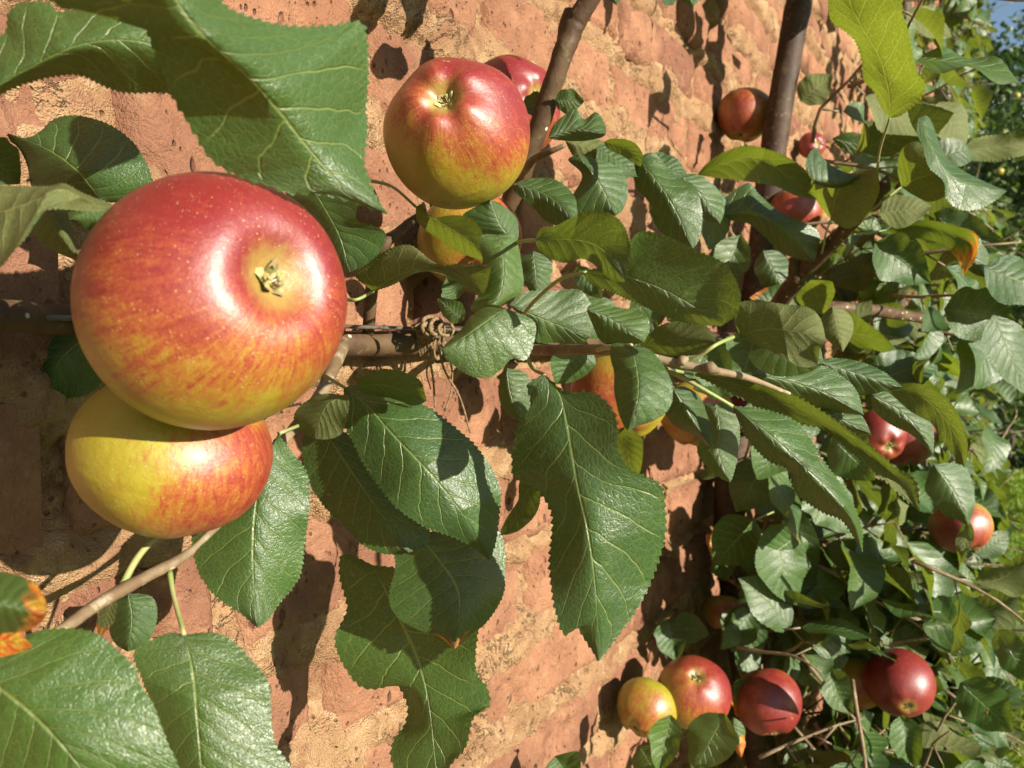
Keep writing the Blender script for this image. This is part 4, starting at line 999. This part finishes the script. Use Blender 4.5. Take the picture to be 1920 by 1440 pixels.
# ------------------------------------------------------------------ apples
def apple_mesh(sd, hz=.90, basin=.20, bw=.27, lobes=.030, nr=72, nc=96, taper=.05):
    r = np.random.RandomState(sd)
    phi = np.linspace(0.0, math.pi, nr) ; th = np.linspace(0, 2 * math.pi, nc, endpoint=False)
    PH, TH = np.meshgrid(phi, th, indexing='ij')
    rho = np.sin(PH) ** .92
    z = np.cos(PH) * hz
    top = PH < math.pi / 2
    z = z - np.where(top, basin * np.exp(-(rho / bw) ** 2), 0) + np.where(~top, .30 * np.exp(-(rho / .22) ** 2), 0)
    lob = lobes * np.cos(5 * TH + r.rand() * 6) * np.where(top, np.sin(PH) * np.clip(np.cos(PH), 0, 1) ** .7 * 2.0, .25 * np.sin(PH))
    z = z + np.where(top, lobes * 1.1 * np.cos(5 * TH + 1) * np.exp(-((rho - .42) / .22) ** 2), 0)
    asym = .028 * np.cos(TH + r.rand() * 6) * np.sin(PH) + .018 * np.cos(2 * TH + r.rand() * 6) * np.sin(PH)
    R = rho * (1 + lob + asym) * (1 - taper * np.cos(PH))
    V = np.stack([R * np.cos(TH), R * np.sin(TH), z + .03 * r.uniform(-1, 1) * np.cos(TH) * np.sin(PH)], -1)
    return mesh_np('apple_body', V.reshape(-1, 3), grid_faces(nr, nc, wrap=True), M_APPLE)
def sepals(sd):
    r = np.random.RandomState(sd); parts = []
    for k in range(5):
        th = k * 2 * math.pi / 5 + r.uniform(-.2, .2); L = r.uniform(.17, .24); curl = r.uniform(.9, 2.3)
        n = 7; s = np.linspace(0, 1, n)
        ang = 1.35 - curl * s; rr = .055 + np.cumsum(np.cos(ang)) * L / n * .6; zz = np.cumsum(np.sin(ang)) * L / n
        w = .055 * (1 - s ** 1.4) + .004
        d = np.array([math.cos(th), math.sin(th)]); t = np.array([-d[1], d[0]])
        for sg in (1,):
            rows = []
            for j, u in enumerate((-1, 0, 1)):
                x = rr + .012 * abs(u); rows.append(np.stack([x * d[0] + u * w * t[0], x * d[1] + u * w * t[1], zz - .01 * abs(u)], -1))
            V = np.stack(rows, 1).reshape(-1, 3)
            V2 = V - np.array([0, 0, .012])
            f = tris(grid_faces(n, 3)); parts.append((V, f)); parts.append((V2, f[:, ::-1]))
    for k in range(9):
        th = r.rand() * 6.28; a = r.uniform(.01, .05); b = r.uniform(.02, .08)
        v, f, c = tube_geo([(a * math.cos(th), a * math.sin(th), 0), (b * math.cos(th), b * math.sin(th), .06), (b * 1.3 * math.cos(th + .4), b * 1.3 * math.sin(th + .4), .12)], [.008, .006, .009], 5, 2)
        parts.append((v, np.vstack([tris(f), c])))
    return join(parts)
AG = 'apples on the wall-trained trees'
def apple(px, py, rpx, z, cal, blush, label, bias=0.0, kx=.7, kz=.5, sd=1, hz=.90, basin=.20, bw=.27, lobes=.03, taper=.05, detail=True, name='apple', group=AG):
    """cal, blush: directions (right, up, towards camera) in the frame of the view ray"""
    c = P(px, py, z); R = rpx / F_PX * z
    f = (CAM - c).normalized(); rt = Vector((0, 0, 1)).cross(f).normalized(); up = f.cross(rt)
    vec = lambda a: (rt * a[0] + up * a[1] + f * a[2]).normalized()
    Z = vec(cal); X = vec(blush); X = (X - Z * X.dot(Z)).normalized(); Y = Z.cross(X)
    rot = Matrix((X, Y, Z)).transposed()
    o = thing(name, label, 'apple', c, group, rot=rot)
    nr, nc = (110, 140) if rpx > 100 else ((56, 72) if rpx > 40 else (30, 40))
    b = link('apple_body', apple_mesh(sd, hz, basin, bw, lobes, nr, nc, taper), o, seed=float(sd * 3.7), bias=float(bias), kx=float(kx), kz=float(kz))
    b.scale = (R, R, R)
    if detail:
        v, fc = sepals(sd); v = v * (R * .98) + np.array([0, 0, (hz - basin - .012) * R])
        link('calyx', mesh_np('calyx', v, fc, M_CALYX), o)
    v, fc, cc = tube_geo([(0, 0, (-hz + .30) * R), (.02 * R, 0, (-hz + .05) * R), (.1 * R, .03 * R, (-hz - .12) * R)], [.045 * R, .035 * R, .05 * R], 7, 4)
    link('apple_stem', mesh_np('apple_stem', v, np.vstack([tris(fc), cc]), M_TWIG), o)
    return o
apple(417, 562, 240, .232, (.50, .22, .84), (.25, 1, .2), 'largest apple, red with yellow flank, its open calyx facing the lens', bias=.42, kx=.75, kz=.45, sd=3, basin=.29, bw=.33, hz=.93, lobes=.004)
apple(322, 850, 178, .262, (-.12, -.90, -.38), (.85, -.25, .3), 'yellow apple with orange stripes hanging directly under the largest apple', bias=-.22, kx=.70, kz=.15, sd=8, hz=.83, basin=.2, lobes=.02)
apple(857, 251, 135, .395, (-.20, .50, .84), (.5, .75, .0), 'red and yellow apple in front of the upright stem, second largest', bias=.10, kx=.85, kz=.55, sd=5, basin=.27, bw=.24, lobes=.030, hz=1.0, taper=.10)
apple(962, 200, 92, .535, (.5, .2, .6), (.3, .6, .4), 'rosy apple half hidden behind the upright stem', bias=.75, sd=6)
apple(885, 455, 98, .50, (.2, -.5, .5), (.6, .3, .3), 'shaded yellow apple covered by leaves below the second largest apple', bias=-.25, sd=7)
apple(1160, 742, 92, .585, (.1, -.8, .3), (-.5, .6, .4), 'yellow apple with orange top behind the shoot of stalks', bias=-.42, kx=.8, sd=9)
apple(1303, 775, 68, .76, (.1, -.9, .2), (.2, .8, .3), 'golden apple mostly hidden behind a small dark leaf', bias=-.3, sd=10)
apple(1396, 775, 38, 1.04, (.3, -.3, .8), (.3, .6, .5), 'small pink apple glimpsed through the leaves beside the long pointed leaf', bias=.5, sd=11)
apple(1398, 216, 52, 1.03, (-.2, -.6, .3), (-.2, .4, .8), 'orange apple in shadow against the wall, partly behind the dark trunk', bias=-.25, sd=12)
apple(1490, 398, 50, 1.0, (0, -.8, .3), (0, .6, .6), 'orange-pink apple showing above the pale glossy leaf below the trunk', bias=.0, sd=13)
apple(1523, 273, 25, 1.42, (.4, .1, .7), (.3, .6, .5), 'very small pink apple just beyond the dark trunk', bias=.8, sd=14, detail=False)
apple(1300, 1296, 68, .80, (.10, .42, .85), (.9, .4, .2), 'round red apple with open calyx low on the wall', bias=.30, kx=.6, kz=.3, sd=15, bw=.2, basin=.16, lobes=.012)
apple(1212, 1327, 56, .785, (-.3, -.6, .2), (.3, .5, .5), 'yellow apple touching the wall behind the round red apple with the open calyx', bias=-.55, sd=16)
apple(1441, 1316, 61, .86, (.2, -.8, .1), (.4, .4, .7), 'deep red apple behind a leaf with brown edges', bias=.5, sd=17, hz=.98, lobes=.015)
apple(1608, 1281, 50, .98, (-.2, -.7, .3), (.5, .3, .4), 'yellow apple pressed behind the crimson one', bias=-.35, sd=18)
apple(1688, 1281, 61, .93, (.22, -.62, .70), (.6, .7, .3), 'crimson apple with a dark calyx near the lawn', bias=.85, kx=.4, kz=.1, sd=19, bw=.13, basin=.10, lobes=.008, hz=.98)
apple(1648, 818, 50, 1.02, (.3, -.3, .5), (.4, .7, .4), 'pink apple of the pair half hidden by hanging leaves', bias=.4, sd=20)
apple(1695, 824, 56, 1.08, (.1, -.8, .1), (.3, .9, .3), 'dark red apple of the pair half hidden by hanging leaves', bias=.45, kx=1.0, sd=21)
apple(1800, 988, 54, 1.0, (.3, -.7, .2), (-.3, .5, .6), 'orange-yellow apple hanging before the lawn', bias=.0, sd=22)
apple(1518, 1085, 34, 1.1, (0, -.9, .1), (.3, .5, .3), 'small yellow apple deep among the lower leaves', bias=-.5, sd=23)
apple(1357, 1148, 36, 1.0, (0, -.9, 0), (.3, .5, .3), 'brownish yellow apple in deep shade by the trunk', bias=-.1, sd=24)
apple(1862, 1222, 17, 2.1, (0, -.9, .1), (.3, .5, .3), 'tiny yellow apple at the outer edge of the lower foliage', bias=-.5, sd=25, detail=False)
apple(1768, 1328, 26, 1.3, (.3, .1, .8), (.3, .6, .3), 'small pink apple low among stalks near the lawn', bias=.4, sd=26, detail=False)

# ------------------------------------------------------------------ support wire and twine
wire = thing('support_wire', 'thin grey horizontal training wire running along the brick wall', 'wire', W(1, .05, .02))
tube('wire', [W(-.3, .03, .0108), W(.3, .032, .0108), W(.5, .05, .0108), W(.75, .062, .0108), W(2.2, .062, .0108), W(5.2, .062, .0108)], [.0011] * 5, M_WIRE, wire, 8, 20)
tw = thing('twine_tie', 'brown jute twine knotted around the branch and wire, its frayed ends hanging', 'twine', P(812, 622, .47))
def ring(cx, cy, z, rx, ry, tilt, rad, n=18, turns=1.0, drift=0):
    pts = []
    for i in range(n + 1):
        a = i / n * 2 * math.pi * turns
        x = math.cos(a) * rx; y = math.sin(a) * ry
        pts.append(P(cx + x * math.cos(tilt) - y * math.sin(tilt) + drift * i / n, cy + x * math.sin(tilt) + y * math.cos(tilt), z + .009 * math.cos(a + .6)))
    return tube_geo(pts, [rad] * 3, 7, 2, .25, n)
parts = []
for k, (cx, tl) in enumerate(((792, 1.5), (801, 1.62), (811, 1.45), (818, 1.7))):
    parts.append(ring(cx, 635, .478, 38, 10, tl, .0012, turns=1.3, drift=6))
v, f = join([(a, np.vstack([tris(b), c])) for a, b, c in parts]); mk('twine_winding', v, f, M_TWINE, tw)
parts = [ring(808, 606, .452, 15, 11, .4, .0012), ring(818, 612, .450, 11, 15, .2, .0012), ring(802, 618, .450, 12, 9, 1.0, .0012), ring(836, 618, .455, 14, 11, .1, .0010), ring(795, 612, .456, 22, 5, -.1, .0010)]
v, f = join([(a, np.vstack([tris(b), c])) for a, b, c in parts]); mk('knot', v, f, M_TWINE, tw)
for pts, r in ((((812, 625, .455), (806, 668, .457), (812, 710, .46), (816, 765, .46)), .0008), (((818, 622, .455), (832, 690, .458), (862, 745, .46), (882, 812, .46)), .0007),
               (((815, 628, .455), (845, 680, .458), (846, 730, .46), (835, 770, .461)), .0006), (((760, 615, .458), (745, 612, .46), (735, 616, .46)), .0007), (((806, 668, .457), (800, 700, .46), (808, 730, .46)), .0005)):
    tube('loose_end', [P(*p) for p in pts], [r, r * .8], M_TWINE, tw, 6, 6, .3, 4)

# ------------------------------------------------------------------ orchard and trees beyond the lawn
def crown_geo(n, centre, rad, lsz, clumps, sd, flat=1.0):
    r = np.random.RandomState(sd)
    d = r.normal(size=(clumps, 3)); d /= np.linalg.norm(d, axis=1)[:, None]
    cc = np.array(centre) + d * (r.uniform(.25, 1.0, clumps) ** .6)[:, None] * np.array(rad)
    cr = r.uniform(.16, .34, clumps) * min(rad)
    k = r.randint(0, clumps, n)
    e = r.normal(size=(n, 3)); e /= np.linalg.norm(e, axis=1)[:, None]
    c = cc[k] + e * (cr[k] * r.uniform(.3, 1.1, n))[:, None]
    nrm = e * .6 + r.normal(size=(n, 3)) * .7 + np.array([0, 0, .5]); nrm /= np.linalg.norm(nrm, axis=1)[:, None]
    t = np.cross(nrm, r.normal(size=(n, 3))); t /= np.linalg.norm(t, axis=1)[:, None]; b = np.cross(nrm, t)
    L = r.uniform(.7, 1.3, n)[:, None] * lsz; w = L * .28
    v = np.stack([c - t * L * .5, c + b * w - nrm * w * .2, c + t * L * .5 - nrm * L * .1, c - b * w - nrm * w * .2, c + nrm * w * .15], 1).reshape(-1, 3)
    i = np.arange(n)[:, None] * 5
    f = np.concatenate([i + [0, 1, 4], i + [1, 2, 4], i + [2, 3, 4], i + [3, 0, 4]], 0)
    return v, f, cc
def tree(name, label, x, y, h, rad, n, lsz, clumps, mat, sd, group=None):
    t = thing(name, label, 'tree', (x, y, 0), group)
    ch = h - rad[2]
    v, f, cc = crown_geo(n, (x, y, ch), rad, lsz, clumps, sd)
    tube('trunk', [(x, y, 0), (x + .05, y, h * .25), (x - .05, y + .03, h * .55), (x, y, h * .8)], [.02 * h, .016 * h, .011 * h, .004 * h], M_OLDBARK, t, 9, 5, .12, sd)
    limbs = []
    for k in range(min(10, clumps)):
        c = cc[k]; limbs.append(tube_geo([(x, y, h * .3), ((x + c[0]) / 2, (y + c[1]) / 2, (h * .35 + c[2]) / 2), tuple(c)], [.009 * h, .006 * h, .002 * h], 6, 4))
    for a, b_, c_ in limbs: mk('limb', a, np.vstack([tris(b_), c_]), M_OLDBARK, t)
    mk('crown', v, f, mat, t, smooth=False, kind='stuff')
    return t
tree('fruit_tree', 'leafy fruit tree with small green apples on the lawn beyond the wall end', 4.15, 6.1, 3.15, (1.1, 1.1, 1.15), 17000, .080, 70, M_ORCH, 1)
tree('shade_tree', 'tall broad tree behind the fruit tree, sky showing through its top', 7.0, 12.0, 6.3, (2.6, 2.4, 2.7), 42000, .11, 90, M_DARKTREE, 2)
tree('shade_tree', 'rounded dark tree far behind the end of the wall', 12.5, 17.0, 7.0, (4.2, 3.4, 3.4), 32000, .16, 90, M_DARKTREE, 3)
tree('hedge_bush', 'low dark bush at the far edge of the lawn', 5.3, 8.4, 1.7, (1.5, 1.1, .85), 16000, .075, 50, M_DARKTREE, 4)
for (px, py, r, z, lab) in ((1882, 256, 9, 5.4, 'small green apple, uppermost in the far fruit tree'), (1874, 322, 8, 5.5, 'small green apple low in the far fruit tree'), (1905, 180, 7, 5.6, 'small green apple near the picture edge in the far fruit tree')):
    apple(px, py, r, z, (0, -.9, .2), (.5, .5, .3), lab, bias=-1.6, kx=.1, kz=.1, sd=int(px) % 90, detail=False, name='green_apple', group='green apples of the far fruit tree')
